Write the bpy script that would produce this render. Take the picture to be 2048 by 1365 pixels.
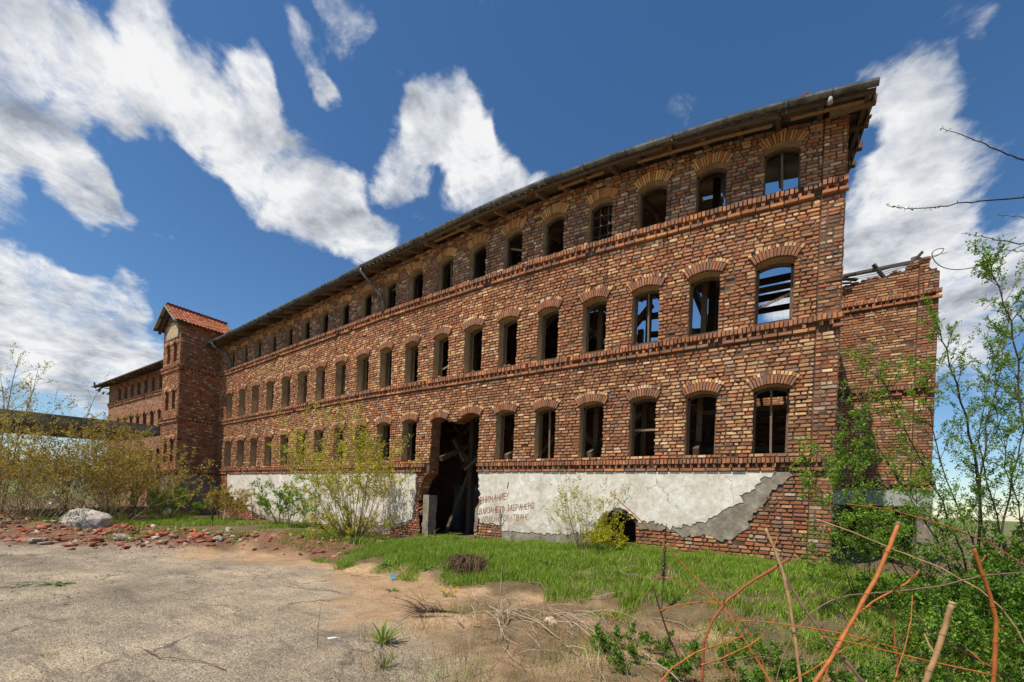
import bpy, math, random
import numpy as np
from mathutils import Vector, Matrix
from mathutils.geometry import tessellate_polygon

random.seed(11)
rng = np.random.default_rng(11)
S = bpy.context.scene
for o in list(bpy.data.objects):
    bpy.data.objects.remove(o)

# ------------------------------------------------------------------ camera
EYE = 1.65
CAMP = np.array([-0.617, -9.752, EYE])
cam_d = bpy.data.cameras.new('camera')
cam = bpy.data.objects.new('camera', cam_d)
S.collection.objects.link(cam)
Rv, Uv, Fv = Vector((.84063, .54008, .04063)), Vector((-.03418, -.02196, .99917)), Vector((-.54053, .84132, 0))
cam.matrix_world = Matrix(((Rv.x, Uv.x, -Fv.x, CAMP[0]), (Rv.y, Uv.y, -Fv.y, CAMP[1]), (Rv.z, Uv.z, -Fv.z, CAMP[2]), (0, 0, 0, 1)))
cam_d.sensor_fit = 'HORIZONTAL'
cam_d.sensor_width = 36
cam_d.lens = 834.96 / 2048 * 36
cam_d.shift_y = 318.8 / 2048
cam_d.clip_start = .05
cam_d.clip_end = 6000
S.camera = cam

# ------------------------------------------------------------------ sun, sky, exposure
SUN = Vector((-.335, -1.0, 1.86)).normalized()
sun_d = bpy.data.lights.new('sun', 'SUN')
sun_d.energy = 4.6
sun_d.angle = math.radians(.53)
sun_d.color = (1, .945, .86)
sun = bpy.data.objects.new('sun', sun_d)
sun.rotation_euler = SUN.to_track_quat('Z', 'Y').to_euler()
sun.location = SUN * 60
S.collection.objects.link(sun)

S.view_settings.view_transform = 'Standard'
S.view_settings.look = 'None'
S.view_settings.gamma = 1
S.view_settings.exposure = .2
S.view_settings.use_curve_mapping = False

W = bpy.data.worlds.new('World')
S.world = W
W.use_nodes = True
W.cycles.sampling_method = 'MANUAL'
W.cycles.sample_map_resolution = 256
SKY_STRENGTH = .108
CLOUDS = [  # direction of a cloud (or clearing) heart, angular radius, weight
    ((-0.844, 0.044, 0.534), 0.061, 0.74), ((-0.816, 0.114, 0.567), 0.062, 0.74), ((-0.79, 0.196, 0.581), 0.061, 0.74), ((-0.766, 0.279, 0.579), 0.059, 0.74),
    ((-0.745, 0.369, 0.556), 0.07, 0.74), ((-0.723, 0.459, 0.517), 0.075, 0.74), ((-0.704, 0.524, 0.48), 0.063, 0.74), ((-0.899, 0.066, 0.432), 0.073, 0.8),
    ((-0.874, 0.136, 0.466), 0.072, 0.8), ((-0.879, 0.189, 0.438), 0.051, 0.8), ((-0.74, 0.196, 0.643), 0.033, 0.55), ((-0.719, 0.299, 0.627), 0.035, 0.5),
    ((-0.642, 0.363, 0.675), 0.039, 0.68), ((-0.647, 0.394, 0.653), 0.031, 0.68), ((-0.571, 0.395, 0.72), 0.044, 0.68), ((-0.54, 0.511, 0.669), 0.052, 0.8),
    ((-0.602, 0.515, 0.61), 0.052, 0.8), ((-0.507, 0.582, 0.636), 0.048, 0.78), ((-0.485, 0.641, 0.594), 0.074, 0.78), ((-0.39, 0.674, 0.627), 0.037, 0.78),
    ((0.111, 0.804, 0.584), 0.052, 0.75), ((0.149, 0.851, 0.504), 0.07, 0.75), ((0.123, 0.892, 0.434), 0.084, 0.75), ((0.224, 0.898, 0.378), 0.057, 0.75),
    ((0.219, 0.933, 0.284), 0.081, 0.72), ((0.107, 0.94, 0.324), 0.1, 0.72), ((0.161, 0.741, 0.652), 0.031, 0.5), ((-0.951, 0.109, 0.29), 0.05, 0.85),
    ((-0.94, 0.173, 0.294), 0.039, 0.85), ((-0.918, 0.239, 0.317), 0.039, 0.85), ((-0.977, 0.087, 0.193), 0.052, 0.9), ((-0.963, 0.163, 0.216), 0.063, 0.9),
    ((-0.943, 0.242, 0.23), 0.059, 0.9), ((-0.986, 0.108, 0.126), 0.049, 0.7), ((-0.958, 0.242, 0.155), 0.06, 0.7), ((-0.15, 0.739, 0.656), 0.036, 0.45),
    ((-0.853, 0.109, 0.51), 0.024, -0.4), ((-0.828, 0.22, 0.516), 0.032, -0.4), ((-0.541, 0.581, 0.608), 0.022, -0.35), ((-0.691, 0.379, 0.616), 0.057, -0.35),
    ((-0.236, 0.652, 0.72), 0.177, -0.3), ((-0.835, 0.334, 0.436), 0.085, -0.4), ((0.087, 0.833, 0.547), 0.026, -0.35),]

def build_world():
    nt = W.node_tree
    nt.nodes.clear()
    L = nt.links.new
    def N(t, **k):
        n = nt.nodes.new(t)
        for a, b in k.items():
            setattr(n, a, b)
        return n
    def math_(op, a, b=None, c=None):
        n = N('ShaderNodeMath', operation=op)
        for i, v in enumerate((a, b, c)):
            if v is None: continue
            if isinstance(v, (int, float)): n.inputs[i].default_value = v
            else: L(v, n.inputs[i])
        return n.outputs[0]
    sky = N('ShaderNodeTexSky', sky_type='NISHITA', sun_disc=False)
    sky.sun_elevation = math.asin(SUN.z)
    sky.sun_rotation = math.atan2(SUN.x, SUN.y)
    sky.altitude = 400
    sky.air_density = 1.0
    sky.dust_density = .35
    sky.ozone_density = 2.2
    tc = N('ShaderNodeTexCoord')
    D = tc.outputs['Generated']
    sep = N('ShaderNodeSeparateXYZ'); L(D, sep.inputs[0])
    zz = math_('ADD', math_('MAXIMUM', sep.outputs[2], 0.0), .22)
    u = math_('DIVIDE', sep.outputs[0], zz); v = math_('DIVIDE', sep.outputs[1], zz)
    comb = N('ShaderNodeCombineXYZ'); L(u, comb.inputs[0]); L(v, comb.inputs[1])
    P = comb.outputs[0]
    def noise(vec, scale, detail, rough, dist=0.0, off=(0, 0, 0)):
        mp = N('ShaderNodeMapping'); L(vec, mp.inputs[0]); mp.inputs['Location'].default_value = off
        n = N('ShaderNodeTexNoise'); L(mp.outputs[0], n.inputs['Vector'])
        n.inputs['Scale'].default_value = scale; n.inputs['Detail'].default_value = detail
        n.inputs['Roughness'].default_value = rough; n.inputs['Distortion'].default_value = dist
        return n.outputs[0]
    # warp the direction a little so that the cloud hearts lose their round outline
    wn = N('ShaderNodeTexNoise'); L(D, wn.inputs['Vector']); wn.inputs['Scale'].default_value = 7; wn.inputs['Detail'].default_value = 4
    wv = N('ShaderNodeVectorMath', operation='MULTIPLY_ADD'); L(wn.outputs['Color'], wv.inputs[0])
    wv.inputs[1].default_value = (.22, .22, .22); L(D, wv.inputs[2])
    ws = N('ShaderNodeVectorMath', operation='SUBTRACT'); L(wv.outputs[0], ws.inputs[0]); ws.inputs[1].default_value = (.11, .11, .11)
    wnrm = N('ShaderNodeVectorMath', operation='NORMALIZE'); L(ws.outputs[0], wnrm.inputs[0])
    total = None
    for d, r, w in CLOUDS:
        dot = N('ShaderNodeVectorMath', operation='DOT_PRODUCT'); L(wnrm.outputs[0], dot.inputs[0])
        dot.inputs[1].default_value = Vector(d).normalized()
        mr = N('ShaderNodeMapRange', interpolation_type='SMOOTHSTEP'); L(dot.outputs['Value'], mr.inputs[0])
        mr.inputs[1].default_value = math.cos(r * 1.5); mr.inputs[2].default_value = 1
        mr.inputs[3].default_value = 0; mr.inputs[4].default_value = w
        total = mr.outputs[0] if total is None else math_('ADD', total, mr.outputs[0])
    total = math_('MAXIMUM', math_('MINIMUM', total, .92), -.4)
    n1 = noise(P, 1.7, 13, .62, .5, (3.1, 1.7, 0))
    n2 = noise(P, 8.0, 14, .72, .35, (7, 2, 1))
    fb = math_('ADD', math_('MULTIPLY', n1, .45), math_('MULTIPLY', n2, .55))
    dens = math_('SUBTRACT', math_('ADD', math_('MULTIPLY', fb, 2.5), math_('MULTIPLY', total, .80)), 1.50)
    mask = N('ShaderNodeMapRange', interpolation_type='SMOOTHSTEP'); L(dens, mask.inputs[0])
    mask.inputs[1].default_value = -.08; mask.inputs[2].default_value = .54; mask.inputs[4].default_value = .97
    # bulges: the side turned to the sun is bright, the far side and thick hearts grey
    n3 = noise(P, 4.2, 10, .62, .3, (7.2, 2.1, 1))
    n4 = noise(P, 4.2, 10, .62, .3, (7.2 + .04, 2.1 + .12, 1))
    rel = math_('MULTIPLY', math_('SUBTRACT', n4, n3), 3.2)
    n5 = noise(P, 1.3, 4, .5, 0, (1.2, 5.1, 2))
    sh = math_('ADD', rel, math_('ADD', math_('MULTIPLY', math_('MINIMUM', dens, .7), .34), math_('MULTIPLY', math_('SUBTRACT', n5, .5), .4)))
    shade = N('ShaderNodeMapRange'); L(sh, shade.inputs[0])
    shade.inputs[1].default_value = -.14; shade.inputs[2].default_value = .85
    ramp = N('ShaderNodeValToRGB'); L(shade.outputs[0], ramp.inputs[0])
    ramp.color_ramp.elements[0].color = (.88, .88, .88, 1)
    ramp.color_ramp.elements[1].color = (.30, .325, .37, 1)
    e = ramp.color_ramp.elements.new(.45); e.color = (.62, .645, .68, 1)
    hs = N('ShaderNodeHueSaturation'); L(sky.outputs[0], hs.inputs['Color'])
    hs.inputs['Saturation'].default_value = 1.22; hs.inputs['Value'].default_value = 1.0
    b1 = N('ShaderNodeBackground'); L(hs.outputs[0], b1.inputs[0]); b1.inputs[1].default_value = SKY_STRENGTH
    b2 = N('ShaderNodeBackground'); L(ramp.outputs[0], b2.inputs[0]); b2.inputs[1].default_value = .92
    mx = N('ShaderNodeMixShader'); L(mask.outputs[0], mx.inputs[0]); L(b1.outputs[0], mx.inputs[1]); L(b2.outputs[0], mx.inputs[2])
    out = N('ShaderNodeOutputWorld'); L(mx.outputs[0], out.inputs[0])
build_world()

# ------------------------------------------------------------------ helpers
COL = S.collection
def tag(o, label=None, cat=None, group=None, kind=None):
    if label: o['label'] = label
    if cat: o['category'] = cat
    if group: o['group'] = group
    if kind: o['kind'] = kind
    return o
WT = {}
def empty(name, loc=(0, 0, 0)):
    o = bpy.data.objects.new(name, None); COL.objects.link(o); o.location = loc; o.empty_display_size = .2; WT[o.name] = Vector(loc)
    return o
def link(name, me, m=None, parent=None, loc=None):
    """every object is placed with world coordinates; parents are never rotated"""
    o = bpy.data.objects.new(name, me); COL.objects.link(o)
    if m is not None and not me.materials: me.materials.append(m)
    if loc is not None: o.location = loc
    WT[o.name] = Vector(loc) if loc is not None else Vector((0, 0, 0))
    if parent is not None:
        o.parent = parent
        o.matrix_parent_inverse = Matrix.Translation(-WT[parent.name])
    return o

class MB:
    def __init__(s): s.v = []; s.f = []; s.c = []
    def add(s, V, F, col=None):
        n = len(s.v); s.v.extend([tuple(p) for p in V]); s.f.extend([tuple(i + n for i in f) for f in F])
        if col is not None: s.c.extend([tuple(col)] * len(F))
    def box(s, a, b, col=None):
        (x0, y0, z0), (x1, y1, z1) = a, b
        s.add([(x0, y0, z0), (x1, y0, z0), (x1, y1, z0), (x0, y1, z0), (x0, y0, z1), (x1, y0, z1), (x1, y1, z1), (x0, y1, z1)],
              [(0, 3, 2, 1), (4, 5, 6, 7), (0, 1, 5, 4), (1, 2, 6, 5), (2, 3, 7, 6), (3, 0, 4, 7)], col)
    def bar(s, p, q, w, h, up=(0, 0, 1), col=None):
        p, q = Vector(p), Vector(q); d = (q - p).normalized(); up = Vector(up)
        if abs(d.dot(up)) > .95: up = Vector((0, 1, 0))
        r = d.cross(up).normalized() * w / 2; t = r.cross(d).normalized() * h / 2
        V = [p - r - t, p + r - t, p + r + t, p - r + t, q - r - t, q + r - t, q + r + t, q - r + t]
        s.add(V, [(0, 3, 2, 1), (4, 5, 6, 7), (0, 1, 5, 4), (1, 2, 6, 5), (2, 3, 7, 6), (3, 0, 4, 7)], col)
    def tube(s, pts, rad, n=6, col=None, cap=True):
        pts = [Vector(p) for p in pts]
        if not hasattr(rad, '__len__'): rad = [rad] * len(pts)
        V = []; F = []; m = len(pts); ref = None
        for i, p in enumerate(pts):
            d = (pts[min(i + 1, m - 1)] - pts[max(i - 1, 0)])
            d = d.normalized() if d.length > 1e-9 else Vector((0, 0, 1))
            if ref is None:
                ref = d.orthogonal().normalized()
            ref = (ref - d * ref.dot(d)); ref = ref.normalized() if ref.length > 1e-6 else d.orthogonal().normalized()
            b = d.cross(ref)
            for k in range(n):
                a = 2 * math.pi * k / n
                V.append(p + (ref * math.cos(a) + b * math.sin(a)) * rad[i])
        for i in range(m - 1):
            for k in range(n):
                F.append((i * n + k, i * n + (k + 1) % n, (i + 1) * n + (k + 1) % n, (i + 1) * n + k))
        if cap:
            F.append(tuple(range(n - 1, -1, -1))); F.append(tuple((m - 1) * n + k for k in range(n)))
        s.add(V, F, col)
    def mesh(s, name, smooth=False):
        me = bpy.data.meshes.new(name); me.from_pydata(s.v, [], s.f)
        if s.c and len(s.c) == len(s.f):
            a = me.attributes.new('col', 'FLOAT_COLOR', 'FACE')
            arr = np.ones((len(s.f), 4), np.float32); arr[:, :3] = np.array(s.c, np.float32)[:, :3]
            a.data.foreach_set('color', arr.ravel())
        if smooth: me.polygons.foreach_set('use_smooth', [True] * len(me.polygons))
        return me
    def build(s, name, m, parent=None, smooth=False, org=None):
        if org is not None:
            s.v = [(p[0] - org[0], p[1] - org[1], p[2] - org[2]) for p in s.v]
        return link(name, s.mesh(name, smooth), m, parent, org)

def np_mesh(name, V, F, col=None, smooth=False):
    """V (n,3), F (m,k) numpy; col (m,3) per face"""
    me = bpy.data.meshes.new(name)
    k = F.shape[1]
    me.vertices.add(len(V)); me.vertices.foreach_set('co', np.ascontiguousarray(V, np.float32).ravel())
    me.loops.add(F.size); me.loops.foreach_set('vertex_index', np.ascontiguousarray(F, np.int32).ravel())
    me.polygons.add(len(F)); me.polygons.foreach_set('loop_start', np.arange(0, F.size, k, dtype=np.int32))
    me.update(calc_edges=True)
    if col is not None:
        a = me.attributes.new('col', 'FLOAT_COLOR', 'FACE')
        arr = np.ones((len(F), 4), np.float32); arr[:, :3] = col
        a.data.foreach_set('color', arr.ravel())
    if smooth: me.polygons.foreach_set('use_smooth', np.ones(len(F), bool))
    me.validate()
    return me

GN = rng.random((64, 64))
def vnoise(x, y, s=1.0, k=0):
    x = np.asarray(x, float) / s + 17.3 * k + 100; y = np.asarray(y, float) / s + 9.7 * k + 100
    xi = np.floor(x).astype(int); yi = np.floor(y).astype(int); fx = x - xi; fy = y - yi
    fx = fx * fx * (3 - 2 * fx); fy = fy * fy * (3 - 2 * fy)
    g = lambda a, b: GN[a % 64, b % 64]
    return (g(xi, yi) * (1 - fx) + g(xi + 1, yi) * fx) * (1 - fy) + (g(xi, yi + 1) * (1 - fx) + g(xi + 1, yi + 1) * fx) * fy
def sstep(a, b, x):
    t = np.clip((np.asarray(x, float) - a) / (b - a), 0, 1); return t * t * (3 - 2 * t)
def lin(r, g, b):
    f = lambda c: (c / 255 / 12.92) if c / 255 <= .04045 else ((c / 255 + .055) / 1.055) ** 2.4
    return (f(r), f(g), f(b))

# ------------------------------------------------------------------ materials
def new_mat(name):
    m = bpy.data.materials.new(name); m.use_nodes = True
    nt = m.node_tree; b = nt.nodes['Principled BSDF']
    b.inputs['Specular IOR Level'].default_value = .25
    return m, nt, b
def nd(nt, t, **k):
    n = nt.nodes.new(t)
    for a, b in k.items(): setattr(n, a, b)
    return n
def noise_node(nt, scale, detail=6, rough=.6, dist=0, vec=None):
    n = nd(nt, 'ShaderNodeTexNoise')
    n.inputs['Scale'].default_value = scale; n.inputs['Detail'].default_value = detail
    n.inputs['Roughness'].default_value = rough; n.inputs['Distortion'].default_value = dist
    if vec is None:
        vec = nd(nt, 'ShaderNodeNewGeometry').outputs['Position']
    nt.links.new(vec, n.inputs['Vector'])
    return n.outputs[0]
def ramp_node(nt, fac, stops):
    r = nd(nt, 'ShaderNodeValToRGB'); nt.links.new(fac, r.inputs[0])
    el = r.color_ramp.elements
    el[0].position, el[0].color = stops[0][0], (*stops[0][1], 1)
    el[1].position, el[1].color = stops[-1][0], (*stops[-1][1], 1)
    for p, c in stops[1:-1]:
        e = el.new(p); e.color = (*c, 1)
    return r.outputs[0]
def mix_col(nt, fac, a, b, mode='MIX'):
    n = nd(nt, 'ShaderNodeMix', data_type='RGBA', blend_type=mode)
    for sock, v in ((n.inputs[0], fac), (n.inputs[6], a), (n.inputs[7], b)):
        if isinstance(v, (int, float)): sock.default_value = v
        elif isinstance(v, tuple): sock.default_value = (*v[:3], 1)
        else: nt.links.new(v, sock)
    return n.outputs[2]
def bump(nt, b, h, strength=.5, dist=.01):
    n = nd(nt, 'ShaderNodeBump'); n.inputs['Strength'].default_value = strength; n.inputs['Distance'].default_value = dist
    nt.links.new(h, n.inputs['Height']); nt.links.new(n.outputs[0], b.inputs['Normal'])
def attr_col(nt):
    a = nd(nt, 'ShaderNodeAttribute'); a.attribute_name = 'col'; return a.outputs['Color']
def tint_mat(name, grain=25, lo=.7, hi=1.2, rough=.92, bmp=.5, bd=.006, stain=0, attr=True, base=None, stops=None):
    """colour from the pieces' own attribute (or base), broken up by grain and stains"""
    m, nt, b = new_mat(name)
    if attr: c = attr_col(nt)
    elif stops: c = ramp_node(nt, noise_node(nt, stops[0], 8, .62), stops[1])
    else:
        r = nd(nt, 'ShaderNodeRGB'); r.outputs[0].default_value = (*base, 1); c = r.outputs[0]
    g = noise_node(nt, grain, 8, .68)
    gr = ramp_node(nt, g, [(.25, (lo,) * 3), (.75, (hi,) * 3)])
    c = mix_col(nt, 1.0, c, gr, 'MULTIPLY')
    if stain:
        s = noise_node(nt, .45, 9, .7, .6)
        c = mix_col(nt, 1.0, c, ramp_node(nt, s, [(.32, (1 - stain,) * 3), (.55, (1.05,) * 3)]), 'MULTIPLY')
        mp = nd(nt, 'ShaderNodeMapping'); nt.links.new(nd(nt, 'ShaderNodeNewGeometry').outputs['Position'], mp.inputs[0]); mp.inputs['Scale'].default_value = (2.6, 2.6, .3)
        run = noise_node(nt, 1.0, 7, .65, .2, mp.outputs[0])
        c = mix_col(nt, 1.0, c, ramp_node(nt, run, [(.30, (.62, .60, .60)), (.46, (1.0,) * 3), (.72, (1.1, 1.08, 1.04))]), 'MULTIPLY')
    nt.links.new(c, b.inputs['Base Color'])
    b.inputs['Roughness'].default_value = rough
    if bmp: bump(nt, b, g, bmp, bd)
    return m
def leaf_mat(name, trans=.35, rough=.5):
    m, nt, b = new_mat(name)
    c = attr_col(nt); nt.links.new(c, b.inputs['Base Color'])
    b.inputs['Roughness'].default_value = rough
    t = nd(nt, 'ShaderNodeBsdfTranslucent')
    hs = nd(nt, 'ShaderNodeHueSaturation'); hs.inputs['Value'].default_value = 1.3; hs.inputs['Saturation'].default_value = 1.1
    nt.links.new(c, hs.inputs['Color']); nt.links.new(hs.outputs[0], t.inputs[0])
    mx = nd(nt, 'ShaderNodeMixShader'); mx.inputs[0].default_value = trans
    nt.links.new(b.outputs[0], mx.inputs[1]); nt.links.new(t.outputs[0], mx.inputs[2])
    nt.links.new(mx.outputs[0], nt.nodes['Material Output'].inputs[0])
    return m

M = {}
M['brick'] = tint_mat('weathered_brick', 38, .66, 1.3, .95, .7, .006, stain=.28)
M['mortar'] = tint_mat('old_mortar', 30, .7, 1.25, .97, .8, .01, attr=False, stops=(2.2, [(.3, lin(66, 50, 38)), (.5, lin(94, 74, 58)), (.74, lin(136, 114, 92))]))
M['stone'] = tint_mat('stone', 22, .7, 1.25, .95, .8, .02)
M['timber'] = tint_mat('old_timber', 16, .55, 1.25, .9, .5, .006)
M['twig'] = tint_mat('bark', 40, .65, 1.25, .9, .5, .004)
M['leaf'] = leaf_mat('leaf')
M['grass'] = leaf_mat('grass', .3, .55)
M['zinc'] = tint_mat('zinc', 6, .65, 1.2, .55, .15, .004, attr=False, stops=(3, [(.35, lin(84, 86, 84)), (.65, lin(140, 142, 138))]))
M['zinc'].node_tree.nodes['Principled BSDF'].inputs['Metallic'].default_value = .35
M['iron'] = tint_mat('rusty_iron', 20, .6, 1.2, .8, .3, .003, attr=False, base=lin(96, 88, 84))
M['tile'] = tint_mat('clay_tile', 20, .7, 1.2, .9, .5, .006)

def brick_tex_mat(name, c1, c2, mortar, s=1.0, axis='X'):
    m, nt, b = new_mat(name)
    pos = nd(nt, 'ShaderNodeNewGeometry').outputs['Position']
    sp = nd(nt, 'ShaderNodeSeparateXYZ'); nt.links.new(pos, sp.inputs[0])
    ad = nd(nt, 'ShaderNodeMath', operation='ADD'); nt.links.new(sp.outputs[0], ad.inputs[0]); nt.links.new(sp.outputs[1], ad.inputs[1])
    cb = nd(nt, 'ShaderNodeCombineXYZ'); nt.links.new(ad.outputs[0], cb.inputs[0]); nt.links.new(sp.outputs[2], cb.inputs[1])
    t = nd(nt, 'ShaderNodeTexBrick'); nt.links.new(cb.outputs[0], t.inputs['Vector'])
    t.inputs['Scale'].default_value = 1; t.inputs['Brick Width'].default_value = .25 * s; t.inputs['Row Height'].default_value = .078 * s
    t.inputs['Mortar Size'].default_value = .008; t.inputs['Bias'].default_value = 0
    t.inputs['Color1'].default_value = (*c1, 1); t.inputs['Color2'].default_value = (*c2, 1); t.inputs['Mortar'].default_value = (*mortar, 1)
    n = noise_node(nt, 5, 8, .7)
    c = mix_col(nt, 1.0, t.outputs[0], ramp_node(nt, n, [(.3, (.6,) * 3), (.7, (1.35,) * 3)]), 'MULTIPLY')
    nt.links.new(c, b.inputs['Base Color']); b.inputs['Roughness'].default_value = .95
    bump(nt, b, t.outputs['Fac'], .6, -.015)
    return m
M['brick_far'] = brick_tex_mat('far_brickwork', lin(186, 134, 96), lin(122, 78, 56), lin(120, 100, 80))
M['brick_in'] = brick_tex_mat('inner_brickwork', lin(170, 112, 76), lin(130, 78, 54), lin(130, 108, 84))
def plaster_mat():
    m, nt, b = new_mat('old_white_plaster')
    n1 = noise_node(nt, 1.3, 9, .66, .3); n2 = noise_node(nt, 9, 8, .7)
    c = ramp_node(nt, n1, [(.28, lin(160, 145, 122)), (.41, lin(214, 204, 184)), (.62, lin(236, 229, 214))])
    c = mix_col(nt, 1.0, c, ramp_node(nt, n2, [(.3, (.72, .70, .67)), (.6, (1.05,) * 3)]), 'MULTIPLY')
    # rain streaks: noise stretched downwards
    pos = nd(nt, 'ShaderNodeNewGeometry').outputs['Position']
    mp = nd(nt, 'ShaderNodeMapping'); nt.links.new(pos, mp.inputs[0]); mp.inputs['Scale'].default_value = (5, 1, .5)
    st = noise_node(nt, 1.2, 6, .6, 0, mp.outputs[0])
    c = mix_col(nt, ramp_node(nt, st, [(.55, (0,) * 3), (.75, (.3,) * 3)]), c, lin(160, 148, 128))
    # hair cracks, and mud splashed up from the ground
    cw = nd(nt, 'ShaderNodeVectorMath', operation='MULTIPLY_ADD'); cn = nd(nt, 'ShaderNodeTexNoise'); cn.inputs['Scale'].default_value = 3; cn.inputs['Detail'].default_value = 6; nt.links.new(pos, cn.inputs['Vector'])
    nt.links.new(cn.outputs['Color'], cw.inputs[0]); cw.inputs[1].default_value = (.5, 0, .5); nt.links.new(pos, cw.inputs[2])
    cv = nd(nt, 'ShaderNodeTexVoronoi', feature='DISTANCE_TO_EDGE'); cv.inputs['Scale'].default_value = .9; nt.links.new(cw.outputs[0], cv.inputs['Vector'])
    c = mix_col(nt, mix_col(nt, 1.0, ramp_node(nt, cv.outputs['Distance'], [(.0, (.75,) * 3), (.009, (0,) * 3)]), ramp_node(nt, n1, [(.45, (0,) * 3), (.55, (1,) * 3)]), 'MULTIPLY'), c, lin(104, 92, 76))
    sp = nd(nt, 'ShaderNodeSeparateXYZ'); nt.links.new(pos, sp.inputs[0])
    lo = nd(nt, 'ShaderNodeMapRange'); nt.links.new(sp.outputs[2], lo.inputs[0]); lo.inputs[1].default_value = 1.5; lo.inputs[2].default_value = .6; lo.inputs[3].default_value = 0; lo.inputs[4].default_value = .3
    ad = nd(nt, 'ShaderNodeMath', operation='ADD'); nt.links.new(lo.outputs[0], ad.inputs[0]); nt.links.new(noise_node(nt, 3.2, 9, .72, .5), ad.inputs[1])
    c = mix_col(nt, ramp_node(nt, ad.outputs[0], [(.62, (0,) * 3), (.85, (.6,) * 3)]), c, lin(150, 128, 98))
    nt.links.new(c, b.inputs['Base Color']); b.inputs['Roughness'].default_value = .93
    bump(nt, b, n2, .6, .012)
    return m
M['plaster'] = plaster_mat()
M['render'] = tint_mat('grey_render', 14, .72, 1.2, .96, .9, .012, attr=False, stops=(3.5, [(.3, lin(120, 108, 94)), (.55, lin(152, 140, 122)), (.75, lin(176, 166, 148))]))
M['concrete'] = tint_mat('concrete', 9, .68, 1.18, .95, .7, .012, attr=False, stops=(1.1, [(.3, lin(92, 88, 82)), (.55, lin(138, 133, 124)), (.75, lin(166, 160, 148))]))
M['pale_concrete'] = tint_mat('pale_concrete', 9, .8, 1.12, .95, .5, .01, attr=False, stops=(1.3, [(.3, lin(150, 148, 142)), (.7, lin(196, 194, 188))]))
M['jamb'] = tint_mat('reveal_plaster', 12, .7, 1.2, .95, .5, .008, attr=False, stops=(2.5, [(.3, lin(150, 126, 94)), (.55, lin(186, 160, 124)), (.75, lin(204, 180, 146))]))
M['paint'] = tint_mat('red_brown_paint', 60, .6, 1.3, .9, 0, attr=False, base=lin(168, 104, 78))
M['paint_faint'] = tint_mat('faded_paint', 60, .8, 1.15, .9, 0, attr=False, base=lin(182, 138, 106))
M['soil'] = tint_mat('soil', 18, .6, 1.25, .98, .9, .02)
# ------------------------------------------------------------------ terrain
def wallz(x): return np.interp(x, [-60, -24, -14, -8, -3, .3, 3, 8], [.4, .30, .32, .44, .64, .66, .35, .1])
def yfront(x): return np.interp(x, [-60, -17, -12, -9.6, -8.6, -5.8, -3.8, -2.5, -1, 1, 6], [-9, -7.8, -4.5, -3.6, -3.9, -3.8, -3.6, -3.7, -4.3, -5.2, -7])
MOUNDS = [(-4.05, -5.6, .5, .10), (-3.6, -5.35, .35, .09), (-3.0, -6.3, .35, .05), (-2.0, -5.9, .5, .06), (-4.4, -6.9, .35, .05), (-2.9, -5.0, .6, .06)]
def ground(x, y):
    x = np.asarray(x, float); y = np.asarray(y, float)
    yf = yfront(x) + (vnoise(x, y, .9, 1) - .5) * .5
    t = np.clip((y - yf) / (-.3 - yf), 0, 1)
    bank = 1 - (1 - t) ** 2.2
    slope = sstep(0, 1, t)
    w = sstep(-11.2, -9.2, x)
    z = wallz(x) * (bank * w + slope * (1 - w))
    # rubble strip by the yard
    d = y - yf
    heap = np.exp(-((d - 1.1) / .85) ** 2) * .34 * sstep(-9.6, -11.5, x) * (.55 + .9 * vnoise(x, y, .7, 2))
    z = z + heap
    z = z + (vnoise(x, y, .35, 3) - .5) * .05 * np.clip(d / .8 + .3, 0, 1) * (d > -2)
    z = z + (vnoise(x, y, 2.6, 4) - .5) * .05
    for mx, my, r, h in MOUNDS:
        z = z + h * np.exp(-((x - mx) ** 2 + (y - my) ** 2) / r ** 2) * (.6 + .8 * vnoise(x, y, .12, 5))
    far = np.hypot(x + .6, y + 9.75)
    z = z - np.clip(far - 45, 0, 80) * .02
    return z
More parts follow.
